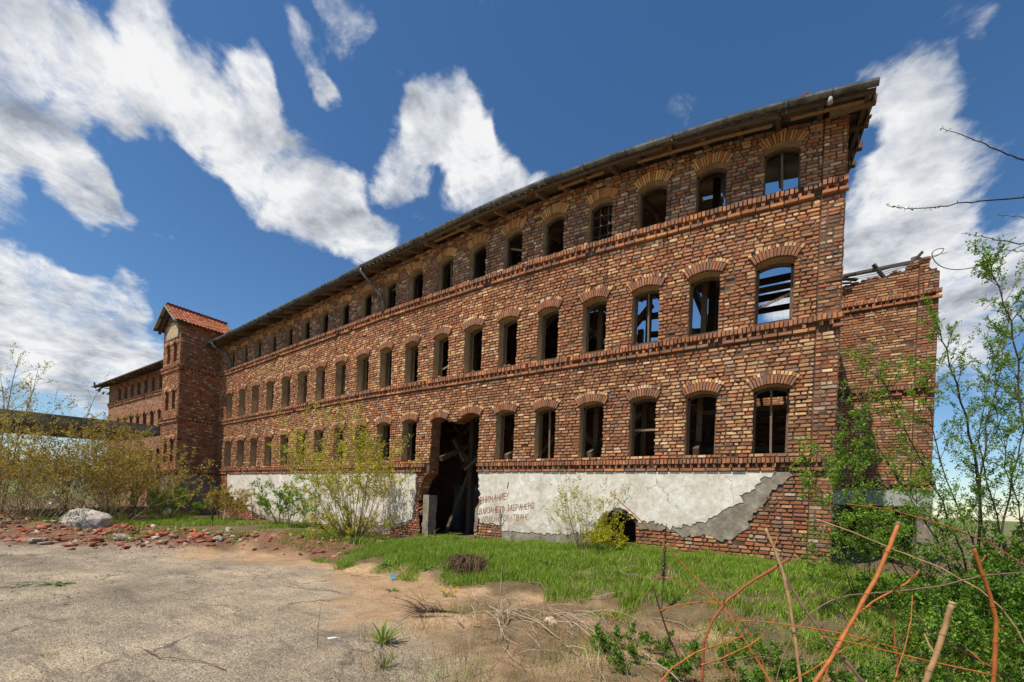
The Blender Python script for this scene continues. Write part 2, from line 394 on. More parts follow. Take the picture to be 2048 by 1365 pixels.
def ground_material():
    m, nt, b = new_mat('ground')
    L = nt.links.new
    pos = nd(nt, 'ShaderNodeNewGeometry').outputs['Position']
    a = nd(nt, 'ShaderNodeAttribute'); a.attribute_name = 'zone'
    sp = nd(nt, 'ShaderNodeSeparateColor'); L(a.outputs['Color'], sp.inputs[0])
    # old asphalt: tan grey binder, pale and dark chippings
    n1 = noise_node(nt, 1.1, 8, .65, .4); n2 = noise_node(nt, 26, 8, .75)
    asp = ramp_node(nt, n1, [(.28, lin(136, 124, 106)), (.5, lin(166, 152, 130)), (.72, lin(190, 174, 148))])
    v = nd(nt, 'ShaderNodeTexVoronoi'); v.inputs['Scale'].default_value = 55; L(pos, v.inputs['Vector'])
    chip = ramp_node(nt, v.outputs['Color'], [(.0, (.46, .44, .42)), (.3, (.82, .81, .80)), (.55, (1.0, .98, .95)), (.75, (1.2, 1.14, 1.04)), (1.0, (1.7, 1.55, 1.35))])
    asp = mix_col(nt, .75, asp, chip, 'MULTIPLY')
    asp = mix_col(nt, 1.0, asp, ramp_node(nt, n2, [(.34, (.64,) * 3), (.66, (1.28,) * 3)]), 'MULTIPLY')
    asp = mix_col(nt, 1.0, asp, ramp_node(nt, noise_node(nt, .45, 5, .6, .8), [(.36, (.76, .75, .74)), (.5, (1.0,) * 3), (.66, (1.12, 1.09, 1.04))]), 'MULTIPLY')
    mp = nd(nt, 'ShaderNodeMapping'); L(pos, mp.inputs[0]); mp.inputs['Rotation'].default_value = (0, 0, .5); mp.inputs['Scale'].default_value = (.6, 2.4, 1)
    st = noise_node(nt, 1.6, 7, .7, .6, mp.outputs[0])
    asp = mix_col(nt, ramp_node(nt, st, [(.52, (0,) * 3), (.66, (.55,) * 3)]), asp, lin(92, 84, 76))
    # cracks in the old surface
    cw = nd(nt, 'ShaderNodeVectorMath', operation='MULTIPLY_ADD'); cn = nd(nt, 'ShaderNodeTexNoise'); cn.inputs['Scale'].default_value = 1.8; cn.inputs['Detail'].default_value = 6; L(pos, cn.inputs['Vector'])
    L(cn.outputs['Color'], cw.inputs[0]); cw.inputs[1].default_value = (.9, .9, 0); L(pos, cw.inputs[2])
    cv = nd(nt, 'ShaderNodeTexVoronoi', feature='DISTANCE_TO_EDGE'); cv.inputs['Scale'].default_value = .55; L(cw.outputs[0], cv.inputs['Vector'])
    cr = ramp_node(nt, cv.outputs['Distance'], [(.0, (.8,) * 3), (.012, (0,) * 3)])
    asp = mix_col(nt, mix_col(nt, 1.0, cr, ramp_node(nt, n1, [(.4, (0,) * 3), (.55, (1,) * 3)]), 'MULTIPLY'), asp, lin(70, 60, 50))
    # sandy dirt
    n3 = noise_node(nt, 2.4, 8, .7, .3); n4 = noise_node(nt, 40, 8, .8)
    dirt = ramp_node(nt, n3, [(.28, lin(146, 118, 88)), (.5, lin(194, 158, 118)), (.72, lin(214, 180, 140))])
    dirt = mix_col(nt, 1.0, dirt, ramp_node(nt, n4, [(.3, (.62,) * 3), (.7, (1.22,) * 3)]), 'MULTIPLY')
    soil = ramp_node(nt, n3, [(.28, lin(72, 62, 44)), (.5, lin(104, 90, 62)), (.72, lin(132, 112, 80))])
    soil = mix_col(nt, 1.0, soil, ramp_node(nt, n4, [(.3, (.5,) * 3), (.7, (1.3,) * 3)]), 'MULTIPLY')
    field = ramp_node(nt, noise_node(nt, .03, 6, .6), [(.35, lin(86, 98, 48)), (.6, lin(120, 116, 70))])
    c = mix_col(nt, sp.outputs[0], dirt, asp)
    c = mix_col(nt, sp.outputs[2], c, soil)
    red = ramp_node(nt, noise_node(nt, 7, 8, .75, .3), [(.3, lin(84, 62, 48)), (.5, lin(136, 92, 68)), (.7, lin(176, 142, 114))])
    red = mix_col(nt, 1.0, red, ramp_node(nt, n4, [(.3, (.55,) * 3), (.7, (1.25,) * 3)]), 'MULTIPLY')
    c = mix_col(nt, sp.outputs[1], c, red)
    far = nd(nt, 'ShaderNodeVectorMath', operation='LENGTH'); L(pos, far.inputs[0])
    fr = nd(nt, 'ShaderNodeMapRange'); L(far.outputs['Value'], fr.inputs[0]); fr.inputs[1].default_value = 45; fr.inputs[2].default_value = 70
    c = mix_col(nt, fr.outputs[0], c, field)
    L(c, b.inputs['Base Color']); b.inputs['Roughness'].default_value = .95
    ad = nd(nt, 'ShaderNodeMath', operation='MULTIPLY_ADD'); L(v.outputs['Distance'], ad.inputs[0]); ad.inputs[1].default_value = -.6; L(n2, ad.inputs[2])
    bump(nt, b, ad.outputs[0], 1.0, .022)
    return m

def axis(parts):
    out = []
    for a, b, s in parts:
        out += list(np.arange(a, b, s))
    return np.array(out + [parts[-1][1]])
def geo(a, b, n): return list(np.sign(a) * np.geomspace(abs(a), abs(b), n))
def build_ground():
    xs = np.array(geo(-3000, -70, 12)[:-1] + list(axis([(-70, -30, 1.5), (-30, -10, .16), (-10, 2.6, .06), (2.6, 12, .4), (12, 60, 4)])) + geo(70, 3000, 12))
    ys = np.array(geo(-3000, -24, 10)[:-1] + list(axis([(-24, -9.6, .6), (-9.6, .6, .065), (.6, 10, .5), (10, 60, 4)])) + geo(70, 3000, 14))
    X, Y = np.meshgrid(xs, ys)
    Z = ground(X, Y)
    V = np.stack([X, Y, Z], -1).reshape(-1, 3)
    nx, ny = len(xs), len(ys)
    i = np.arange(nx * ny).reshape(ny, nx)
    F = np.stack([i[:-1, :-1], i[:-1, 1:], i[1:, 1:], i[1:, :-1]], -1).reshape(-1, 4)
    me = np_mesh('ground', V, F, smooth=True)
    x, y = V[:, 0], V[:, 1]
    ya = np.interp(x, [-40, -11, -9, -7, -5.2, -4.2, -3, -1, 3], [-6, -5.2, -4.4, -5.0, -5.7, -6.2, -7.0, -8.0, -9.5])
    asp = sstep(.75, -.75, y - ya + (vnoise(x, y, .9, 6) - .5) * 1.6 + (vnoise(x, y, .17, 7) - .5) * 1.1)
    d = y - yfront(x)
    soil = sstep(-.1, .35, d + (vnoise(x, y, .5, 8) - .5) * .9) * .92
    low = sstep(.35, .75, vnoise(x, y, .6, 9) + .28 * sstep(-4.8, -4.0, x)) * (.22 + .48 * sstep(-5.2, -4.2, x)) * (1 - asp)
    soil = np.maximum(soil, low * (y > -8))
    a = me.attributes.new('zone', 'FLOAT_COLOR', 'POINT')
    arr = np.ones((len(V), 4), np.float32); arr[:, 0] = asp; arr[:, 1] = np.exp(-((d - .9) / .8) ** 2) * sstep(-9.2, -10.4, x) * sstep(.2, .5, vnoise(x, y, 1.2, 45) + .2); arr[:, 2] = soil
    a.data.foreach_set('color', arr.ravel())
    o = link('ground', me, ground_material())
    tag(o, kind='structure')
build_ground()

def build_hills():
    n = 160
    mb = MB(); rows = 5
    for i in range(n):
        a = math.radians(95 + 170 * i / (n - 1))
        r = 620
        h = 16 + 34 * float(vnoise(i * .16, 3.3, 1, 11)) + 14 * float(vnoise(i * .6, 1.3, 1, 12))
        for k in range(rows):
            t = k / (rows - 1)
            mb.v.append((CAMP[0] + math.cos(a) * (r + 260 * t), CAMP[1] + math.sin(a) * (r + 260 * t), -4 + h * math.sin(t * math.pi / 2)))
    for i in range(n - 1):
        for k in range(rows - 1):
            p = i * rows + k; mb.f.append((p, p + 1, p + rows + 1, p + rows))
    o = mb.build('hills', tint_mat('hillside', .08, .6, 1.3, 1, 0, attr=False, stops=(.02, [(.35, lin(62, 78, 52)), (.65, lin(104, 112, 84))])), smooth=True)
    tag(o, kind='structure')
build_hills()

# ------------------------------------------------------------------ the factory
ZB, Z2, Z3, ZE = 2.71, 5.37, 8.03, 9.34          # tops of the three brick bands, and the gutter
COURSE = .0782
PITCH = 1.27
NWIN = 19
XR, XL = .2, -24.9                                # ends of the long front
DEPTH = 6.28
def hump(u): return np.interp(u, [-60, -20, -14, -10, -8.4, -7, -5.6, -4, -1.8, -.5, .7], [0, 0, .03, .22, .30, .33, .30, .20, -.03, -.23, -.47])
def warp(u, z):
    """the old front has settled: its upper lines sag towards both ends"""
    a = -.072 * np.clip((-13 - np.asarray(u, float)) / 11, 0, 1)
    zc = np.maximum(np.asarray(z, float) - 1.65, 0)
    t = np.interp(z, [Z2, Z3, ZE], [0, .4, 1])
    return z + a * zc + hump(u) * t
def T_main(u, d, z): return (u, -d, float(warp(u, z)))

class Arch:
    def __init__(s, xc, hw, zs, zc, rise, lo=None):
        s.xc, s.hw, s.zs, s.zc, s.rise = xc, hw, zs, zc, rise
        s.R = (hw * hw + rise * rise) / (2 * rise); s.cz = zc - s.R
        s.ua, s.ub = xc - hw, xc + hw
        s.us = [xc + hw * t for t in (-1, -.82, -.6, -.3, 0, .3, .6, .82, 1)]
        s.hood = None
    def zhi(s, u): return s.cz + np.sqrt(np.maximum(s.R ** 2 - (np.asarray(u) - s.xc) ** 2, 0))
    def zlo(s, u): return np.full_like(np.asarray(u, float), s.zs)
class Poly:
    """an opening given by its lower and upper outline over u"""
    def __init__(s, us, lo, hi):
        s.us = list(us); s.lo = lo; s.hi = hi; s.ua, s.ub = us[0], us[-1]; s.hood = None
    def zhi(s, u): return np.interp(u, s.us, s.hi)
    def zlo(s, u): return np.interp(u, s.us, s.lo)

def sheet(mb, T, u0, u1, z0, z1, ops, d, zb=(), col=None, step=1.3, flip=False):
    """a wall face with openings, laid out in upright strips"""
    us = {u0, u1}
    for o in ops: us.update(x for x in o.us if u0 < x < u1)
    us = sorted(us); fine = []
    for a, b in zip(us[:-1], us[1:]):
        k = max(1, int(math.ceil((b - a) / step))); fine += [a + (b - a) * i / k for i in range(k)]
    fine.append(us[-1])
    z0 = z0 if callable(z0) else (lambda u, v=z0: v); z1 = z1 if callable(z1) else (lambda u, v=z1: v)
    for a, b in zip(fine[:-1], fine[1:]):
        if b - a < 1e-6: continue
        m = (a + b) / 2
        act = sorted([o for o in ops if o.ua < m < o.ub], key=lambda o: float(o.zlo(m)))
        lo = (z0(a), z0(b)); segs = []
        for o in act:
            segs.append((lo, (float(o.zlo(a)), float(o.zlo(b))))); lo = (float(o.zhi(a)), float(o.zhi(b)))
        segs.append((lo, (z1(a), z1(b))))
        for (la, lb), (ha, hb) in segs:
            if ha <= la and hb <= lb: continue
            cuts = [0.0] + [t for t in ((z - la) / max(ha - la, 1e-6) for z in zb) if .02 < t < .98] + [1.0]
            for t0, t1 in zip(cuts[:-1], cuts[1:]):
                V = [T(a, d, la + (ha - la) * t0), T(b, d, lb + (hb - lb) * t0), T(b, d, lb + (hb - lb) * t1), T(a, d, la + (ha - la) * t1)]
                mb.add(V, [(3, 2, 1, 0)] if flip else [(0, 1, 2, 3)], col)

def reveal(mb, T, o, d0, d1, floor=True):
    us = o.us; zb = (Z2, Z3)
    for a, b in zip(us[:-1], us[1:]):
        mb.add([T(a, d0, float(o.zhi(a))), T(b, d0, float(o.zhi(b))), T(b, d1, float(o.zhi(b))), T(a, d1, float(o.zhi(a)))], [(0, 1, 2, 3)])
        if floor: mb.add([T(a, d0, float(o.zlo(a))), T(b, d0, float(o.zlo(b))), T(b, d1, float(o.zlo(b))), T(a, d1, float(o.zlo(a)))], [(3, 2, 1, 0)])
    for u, fl in ((us[0], 0), (us[-1], 1)):
        lo, hi = float(o.zlo(u)), float(o.zhi(u))
        if hi - lo < .02: continue
        f = (0, 1, 2, 3) if fl else (3, 2, 1, 0)
        mb.add([T(u, d0, lo), T(u, d1, lo), T(u, d1, hi), T(u, d0, hi)], [f])

PAL = {'orange': lin(190, 132, 88), 'orange2': lin(172, 112, 78), 'red': lin(162, 92, 64), 'buff': lin(214, 170, 118), 'buff2': lin(228, 192, 146),
       'brown': lin(146, 104, 80), 'dark': lin(102, 80, 68), 'grey': lin(160, 138, 118), 'mauve': lin(146, 112, 92), 'pale': lin(200, 178, 154)}
NAMES = list(PAL)
def brick_color(u, z, zone):
    n = .5 * float(vnoise(u, z, 1.2, 21)) + .5 * float(vnoise(u, z * 1.4, 3.2, 23)); n = min(1, max(0, (n - .5) * 1.7 + .5)); n2 = float(vnoise(u, z * 1.6, .5, 22))
    if zone == 'top':
        w = dict(orange=.4 + 1.5 * max(0, z - 8.75), orange2=.5, red=.35, buff=.5 + .6 * max(0, z - 8.75), buff2=.15, brown=1.0, dark=.4, grey=2.0, mauve=1.7, pale=.9)
    elif zone == 'base':
        w = dict(orange=1.0, orange2=1.4, red=1.9, buff=.55 * n, buff2=.3 * n, brown=1.2, dark=.25, grey=.3, mauve=.7, pale=.5 * n2)
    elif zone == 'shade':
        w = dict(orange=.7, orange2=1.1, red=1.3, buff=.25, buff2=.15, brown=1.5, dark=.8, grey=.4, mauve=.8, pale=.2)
    else:
        b = max(0, n2 * .9 + n * .8 - .45)
        w = dict(orange=1.5, orange2=1.2, red=.35 + .6 * (1 - n), buff=1.9 * b + .45, buff2=1.2 * b + .12, brown=.75 + .5 * (1 - n), dark=.12, grey=.10, mauve=.25, pale=.15 * b)
    k = random.choices(NAMES, [w[x] for x in NAMES])[0]
    if zone == 'mid' and (-13.7 < u < -11.7 and 2.7 < z < 5.2 and n2 > .3 or u < -22.3 and n2 > .4) and random.random() < .6: k = random.choice(['red', 'red', 'orange2', 'brown'])
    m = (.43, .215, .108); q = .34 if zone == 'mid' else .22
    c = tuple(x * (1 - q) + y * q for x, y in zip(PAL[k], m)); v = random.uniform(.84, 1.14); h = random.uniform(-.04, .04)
    return (c[0] * v * (1 + h), c[1] * v, c[2] * v * (1 - h))

def brick_shape(T, a, b, z0, z1, d0, d1, cut, col, detailed=True):
    """a brick in the wall: worn face with knocked-off corners"""
    j = lambda s: random.uniform(-s, s)
    i = random.uniform(.005, .011)
    tilt = j(.004)
    if detailed:
        w = b - a; h = z1 - z0; c = min(cut * random.uniform(.5, 1.6), w * .3, h * .45); cz = c * .8
        ring = [(a + c * random.uniform(.4, 1.5), z0), (b - c * random.uniform(.4, 1.5), z0), (b, z0 + cz), (b, z1 - cz * random.uniform(.5, 1.3)), (b - c * random.uniform(.4, 1.5), z1), (a + c * random.uniform(.4, 1.5), z1), (a, z1 - cz), (a, z0 + cz * random.uniform(.5, 1.3))]
        mx, mz = (a + b) / 2, (z0 + z1) / 2
        fr = [(mx + (x - mx) * (1 - i / max(w, .05) * 1.6), mz + (z - mz) * (1 - i / h * 1.5)) for x, z in ring]
        V = [T(x, d0, z) for x, z in ring] + [T(x, d1 + tilt * (1 if z > mz else -1) + j(.002), z) for x, z in fr]
        F = [tuple(range(8, 16))] + [(k, (k + 1) % 8, 8 + (k + 1) % 8, 8 + k) for k in range(8)]
    else:
        V = [T(a, d0, z0), T(b, d0, z0), T(b, d0, z1), T(a, d0, z1)]
        V += [T(a + i + j(.004), d1 + j(.003), z0 + i * .7), T(b - i + j(.004), d1 + j(.003), z0 + i * .7), T(b - i + j(.004), d1 + tilt, z1 - i * .7), T(a + i, d1 + tilt, z1 - i * .7 + j(.003))]
        F = [(4, 5, 6, 7), (0, 1, 5, 4), (1, 2, 6, 5), (2, 3, 7, 6), (3, 0, 4, 7)]
    return V, F, col

def row_blocks(ops, za, zb):
    """stretches of a course taken by openings and their arches"""
    out = []; zm = (za + zb) / 2
    for o in ops:
        e = .5 if o.hood else 0
        lo, hi = float(np.min(o.zlo(np.array(o.us)))), float(np.max(o.zhi(np.array(o.us))))
        if zb < lo or za > hi + (.45 if o.hood else 0): continue
        u = np.linspace(o.ua - e, o.ub + e, 70)
        ins = (u >= o.ua) & (u <= o.ub) & (o.zhi(u) > za + .01) & (o.zlo(u) < zb - .01)
        if o.hood:
            r0, r1, ang = o.hood
            du, dz = u - o.xc, zm - o.cz
            r = np.hypot(du, dz); an = np.abs(np.arctan2(du, dz))
            ins |= (r > r0 - .02) & (r < r1 + .012) & (an < ang)
        idx = np.where(ins)[0]
        if len(idx) == 0: continue
        for g in np.split(idx, np.where(np.diff(idx) > 1)[0] + 1):
            out.append((u[g[0]], u[g[-1]]))
    return sorted(out)

def lay_bricks(T, u0, u1, z0, z1, ops, zonef, d=(.004, .02), skip=None, detailed=None, miss=.004, bands=(), L=(.178, .208), top=None):
    out = []; n = int(round((z1 - z0) / COURSE))
    for r in range(n):
        za = z0 + r * COURSE; zb = za + COURSE
        if any(za < hi - .02 and zb > lo + .02 for lo, hi in bands): continue
        free = []; cur = u0
        for a, b in row_blocks(ops, za, zb):
            if a > cur: free.append((cur, a))
            cur = max(cur, b)
        if cur < u1: free.append((cur, u1))
        for fa, fb in free:
            if ops and fa > u0 + .01: fa += random.uniform(-.016, .012)
            if ops and fb < u1 - .01: fb += random.uniform(-.012, .016)
            x = fa; first = True
            while x < fb - .03:
                w = random.uniform(*L) if random.random() < .68 else random.uniform(.095, .112)
                if first and r % 2: w = .105
                first = False
                e = min(x + w, fb)
                if fb - e < .05: e = fb
                if top is not None and zb > top((x + e) / 2): x = e; continue
                if not (skip and skip((x + e) / 2, (za + zb) / 2)) and random.random() > miss:
                    jz = random.uniform(-.003, .003)
                    dd = random.uniform(*d)
                    if random.random() < .05: dd *= .3
                    det = detailed(x) if detailed else False
                    out.append(brick_shape(T, x + .0085, e - .0085, za + .0095 + jz, zb - .0095 + jz, -.004, dd, .016, brick_color(x, za, zonef(x, za)), det) + ((x + e) / 2, za))
                x = e
    return out

def nearest_split(shapes, n, keep=None):
    """n shapes that show largest, and the rest"""
    key = []
    for i, s in enumerate(shapes):
        V = np.array(s[0]); c = V.mean(0); dist = np.linalg.norm(c - CAMP)
        key.append((dist if (keep is None or keep(c)) else 1e6 + dist, i))
    key.sort(); near = {i for _, i in key[:n]}
    return [s for i, s in enumerate(shapes) if i in near], [s for i, s in enumerate(shapes) if i not in near]
def singles(name, shapes, m, parent):
    for s in shapes:
        V = np.array(s[0]); c = V.mean(0)
        mb = MB(); mb.add(V - c, s[1], s[2])
        link(name, mb.mesh(name), m, parent, tuple(c))
def mass(name, shapes, m, parent):
    mb = MB()
    for s in shapes: mb.add(s[0], s[1], s[2])
    o = mb.build(name, m, parent); tag(o, kind='stuff'); return o

def voussoirs(T, o, d0, d1, hood, n=13, ring=True, buff=False):
    """arch bricks standing on edge over an opening"""
    r0, r1, ang = hood; out = []
    def wedge(ra, rb, a0, a1, dd, col):
        j = lambda s: random.uniform(-s, s); g = .006
        P = lambda r, a: (o.xc + r * math.sin(a), o.cz + r * math.cos(a))
        ga, gb = g / ra, g / rb
        Q = [P(ra + j(.006), a0 + ga), P(ra + j(.006), a1 - ga), P(rb + j(.012), a1 - gb), P(rb + j(.012), a0 + gb)]
        mx = sum(q[0] for q in Q) / 4; mz = sum(q[1] for q in Q) / 4
        V = [T(x, d0, z) for x, z in Q] + [T(mx + (x - mx) * .93, dd + j(.004), mz + (z - mz) * .95) for x, z in Q]
        # the arch runs right to left over the angle: keep faces outward
        F = [(7, 6, 5, 4), (4, 5, 1, 0), (5, 6, 2, 1), (6, 7, 3, 2), (7, 4, 0, 3)]
        return V, F, col
    rm = r1 - (.075 if ring else 0)
    for k in range(n):
        a0 = -ang + 2 * ang * k / n; a1 = -ang + 2 * ang * (k + 1) / n
        c = PAL[random.choice(['buff', 'orange', 'orange', 'buff'] if buff else ['brown', 'orange2', 'brown', 'mauve', 'brown', 'orange2'])]; v = random.uniform(.85, 1.15)
        out.append(wedge(r0, rm - .004, a0, a1, d1 + random.uniform(-.006, .006), tuple(x * v for x in c)))
    if ring:
        m = int(n * 1.15)
        for k in range(m):
            a0 = -ang * 1.02 + 2.04 * ang * k / m; a1 = -ang * 1.02 + 2.04 * ang * (k + 1) / m
            if random.random() < .06: continue
            c = PAL[random.choice(['buff', 'orange', 'buff', 'brown', 'buff2'])]; v = random.uniform(.85, 1.15)
            out.append(wedge(rm + .004, r1, a0, a1, d1 * .72 + random.uniform(-.012, .01), tuple(x * v for x in c)))
    return out

def band_shapes(T, u0, u1, zt, d=0, det=True):
    """a projecting band: bricks on edge, dentils below, a stretcher course under them"""
    row, den, stre = [], [], []
    def bx(a, b, z0, z1, d0, d1, col): return brick_shape(T, a, b, z0, z1, d0, d1, .010, col, False)
    def col():
        c = PAL[random.choice(['orange2', 'brown', 'orange2', 'mauve', 'orange', 'brown'])]; v = random.uniform(.8, 1.15); return tuple(x * v for x in c)
    x = u0
    while x < u1 - .02:
        e = min(x + random.uniform(.072, .084), u1)
        if random.random() > .025: row.append(bx(x + .003, e - .003, zt - .112 + random.uniform(-.006, .004), zt + random.uniform(-.008, .006), -.01, d + .105 + random.uniform(-.016, .01), col()))
        x = e
    x = u0 + .04
    while x < u1 - .08:
        if random.random() > .04: den.append(bx(x, x + .072, zt - .196, zt - .114, -.01, d + .070 + random.uniform(-.012, .008), col()))
        x += .152
    x = u0
    while x < u1 - .05:
        e = min(x + random.uniform(.235, .262), u1)
        if random.random() > .05: stre.append(bx(x + .004, e - .004, zt - .268, zt - .200, -.01, d + .078 + random.uniform(-.012, .008), col()))
        x = e
    return row, den, stre

# openings of the long front
def make_openings():
    rows = []
    f1, f2, f3 = [], [], []
    for k in range(NWIN):
        xc = -.86 - PITCH * k - .02 * math.sin(k * 1.7)
        j = lambda s: random.uniform(-s, s)
        a = Arch(xc + .02, .315 + j(.01), 2.80, 4.17 + j(.02), .078); a.hood = (a.R + .002, a.R + .26, .52)
        b = Arch(xc - .01, .315 + j(.01), 5.44, 6.74 + j(.02), .078); b.hood = (b.R + .002, b.R + .26, .52)
        c = Arch(xc + .04, .315 + j(.008), 8.10, 9.02 + .15 * math.exp(-k / 1.3) + j(.01), .11); c.hood = (c.R + .002, c.R + .225, .66)
        f1.append(a); f2.append(b); f3.append(c)
    return f1, f2, f3
F1, F2, F3 = make_openings()
DOOR_K = (6, 7)
wl, wr = F1[7], F1[6]
def door_opening():
    u = [-10.50, -10.42, -10.30, -10.18, -10.06]
    hi = [1.62, 1.95, 2.20, 2.32, 2.40]
    u2 = list(np.linspace(wl.ua, wl.ub, 7)); hi2 = [float(wl.zhi(x)) for x in u2]
    u3 = list(np.linspace(wl.ub + .05, wr.ua - .05, 7)); hi3 = [4.02, 3.99, 4.03, 3.97, 3.98, 4.05, 4.02]
    u4 = list(np.linspace(wr.ua, wr.ub, 7)); hi4 = [float(wr.zhi(x)) for x in u4]
    u5 = [wr.ub + .015, wr.ub + .09, wr.ub + .18, wr.ub + .21]; hi5 = [2.36, 2.22, 2.05, 1.80]
    U = u + u2 + u3 + u4 + u5; H = hi + hi2 + hi3 + hi4 + hi5
    Lo = [1.50, .9, .1, .1, .1] + [.1] * (len(U) - 9) + [.1, .1, 1.35, 1.7]
    return Poly(U, Lo, H)
DOOR = door_opening()
CELLAR = Poly([-4.32, -4.24, -4.1, -3.95, -3.8, -3.65, -3.52, -3.44, -3.41], [.1] * 9, [.7, 1.15, 1.50, 1.38, 1.53, 1.50, 1.30, 1.24, .7])
NICHE = Poly([-2.02, -1.97, -1.80, -1.74], [2.02, 1.98, 1.98, 2.02], [2.06, 2.12, 2.12, 2.06])
F1o = [o for k, o in enumerate(F1) if k not in DOOR_K]
OPS = F1o + F2 + F3 + [DOOR, CELLAR, NICHE]
WALLTOP = 9.46
bz = lambda u: float(wallz(u)) - .35

factory = empty('factory_building', (-12, 0, .4))
tag(factory, 'long ruined three storey red brick factory with rows of empty arched windows', 'building')

mb = MB()
sheet(mb, T_main, XL, XR, bz, WALLTOP, OPS, 0.0, (Z2, Z3))
sheet(mb, T_main, XL, XR, bz, WALLTOP, [o for o in OPS if o is not NICHE], -.42, (Z2, Z3), flip=True)
# ends and top of the wall
for z0, z1 in ((.2, Z2), (Z2, Z3), (Z3, WALLTOP)):
    mb.add([T_main(XR, 0, z0), T_main(XR, -.42, z0), T_main(XR, -.42, z1), T_main(XR, 0, z1)], [(0, 1, 2, 3)])
facade = mb.build('facade_wall', M['mortar'], factory)

def in_plaster(u, z):
    return (point_in(PL_R, u, z) or point_in(GR_R, u, z) or point_in(PL_L, u, z) or point_in(GR_L, u, z))
def point_in(P, x, y):
    c = False; n = len(P)
    for i in range(n):
        (x1, y1), (x2, y2) = P[i], P[i - 1]
        if (y1 > y) != (y2 > y) and x < (x2 - x1) * (y - y1) / (y2 - y1) + x1: c = not c
    return c
def rough_outline(P, step=.07, amp=.035, keep=None):
    out = []
    for i in range(len(P)):
        a, b = np.array(P[i]), np.array(P[(i + 1) % len(P)]); L = np.linalg.norm(b - a)
        k = max(1, int(L / step)); nrm = np.array([-(b - a)[1], (b - a)[0]]) / max(L, 1e-6)
        for q in range(k):
            p = a + (b - a) * q / k
            if keep is None or not keep(p): p = p + nrm * random.gauss(0, amp) * (0 if q == 0 else 1)
            out.append((float(p[0]), float(p[1])))
    return out
PTOP = ZB - .28
PL_R = rough_outline([(-8.07, PTOP), (-.71, PTOP), (-.76, 2.38), (-.98, 2.28), (-1.14, 2.01), (-1.34, 1.95), (-1.25, 1.8), (-1.54, 1.68), (-1.82, 1.46), (-1.91, 1.38), (-2.2, 1.3), (-2.51, 1.2), (-2.88, 1.23), (-3.11, 1.30), (-3.36, 1.26), (-3.48, 1.40), (-3.65, 1.54), (-3.9, 1.57), (-4.15, 1.48), (-4.30, 1.30), (-4.40, .95), (-4.9, .88), (-5.23, .84), (-6.26, .80), (-7.1, .78), (-7.3, .95), (-7.95, .98), (-8.02, 1.35), (-7.92, 1.62), (-8.0, 1.9)], .045, .024, lambda p: p[1] > PTOP - .02)
GR_R = rough_outline([(-8.05, PTOP - .01), (-.5, PTOP - .01), (-.42, 2.36), (-.54, 2.25), (-.78, 2.02), (-.87, 1.81), (-1.08, 1.55), (-1.2, 1.24), (-1.42, 1.04), (-1.65, .97), (-1.95, 1.1), (-2.35, 1.0), (-2.61, 1.14), (-3.34, 1.10), (-3.44, 1.40), (-3.65, 1.50), (-3.9, 1.53), (-4.15, 1.44), (-4.28, 1.25), (-4.36, .75), (-4.75, .62), (-5.2, .3), (-7.15, .3), (-7.2, .92), (-7.97, .95), (-8.0, 1.35), (-7.98, 1.9)], .045, .022, lambda p: p[1] > PTOP - .03)
PL_L = rough_outline([(-23.6, PTOP), (-10.62, PTOP), (-10.58, 2.0), (-10.62, 1.62), (-10.7, .97), (-10.95, .80), (-11.78, .64), (-13.93, .45), (-17.18, .42), (-20.4, .56), (-21.3, .72), (-21.9, 1.11), (-22.8, 1.12), (-23.5, 1.15)], .09, .02, lambda p: p[1] > PTOP - .02)
GR_L = rough_outline([(-23.4, PTOP - .02), (-10.6, PTOP - .02), (-10.56, 2.0), (-10.6, 1.6), (-10.66, .92), (-11.0, .7), (-12.5, .3), (-17, .2), (-20.2, .42), (-21.4, .68), (-22.0, 1.08), (-23.3, 1.1)], .09, .02, lambda p: p[1] > PTOP - .03)
def slab_poly(P, T, d0, d1, name, m, parent):
    tri = tessellate_polygon([[Vector((x, z, 0)) for x, z in P]])
    n = len(P); mb = MB()
    V = [T(x, d1, z) for x, z in P] + [T(x, d0, z) for x, z in P]
    F = []
    for a, b, c in tri:
        (x1, y1), (x2, y2), (x3, y3) = P[a], P[b], P[c]
        F.append((a, b, c) if (x2 - x1) * (y3 - y1) - (x3 - x1) * (y2 - y1) > 0 else (a, c, b))
    area = sum(P[i - 1][0] * P[i][1] - P[i][0] * P[i - 1][1] for i in range(n))
    for i in range(n):
        k = (i + 1) % n
        F.append((i, n + i, n + k, k) if area > 0 else (k, n + k, n + i, i))
    mb.add(V, F)
    return mb.build(name, m, parent)
slab_poly(GR_R, T_main, -.004, .030, 'grey_render', M['render'], factory)
slab_poly(PL_R, T_main, .010, .043, 'white_plaster', M['plaster'], factory)
slab_poly(GR_L, T_main, -.004, .030, 'grey_render', M['render'], factory)
slab_poly(PL_L, T_main, .010, .043, 'white_plaster', M['plaster'], factory)

zone = lambda u, z: 'base' if z < ZB - .25 else ('top' if z > Z3 else 'mid')
BANDS = [(ZB - .268, ZB), (Z2 - .268, Z2), (Z3 - .268, Z3)]
PIL = -.16      # the corner pilaster starts here
def under_plaster(u, z): return z < PTOP + .02 and in_plaster(u, z)
bricks = lay_bricks(T_main, XL, PIL, .30, WALLTOP, OPS, zone, (.012, .036), lambda u, z: under_plaster(u, z) or z < bz(u) + .1, lambda u: u > -9, .005, BANDS)
# the corner pilaster stands a little proud
def T_pil(u, d, z): return T_main(u, d + .035, z)
mbp = MB()
mbp.box((PIL + .004, -.037, .2), (XR - .004, -.002, Z2 - .27))
bm_v = []
pil = lay_bricks(T_pil, PIL, XR, .45, WALLTOP, [], lambda u, z: 'base' if z < Z2 else 'shade', (.004, .018), None, lambda u: True, .01, BANDS)
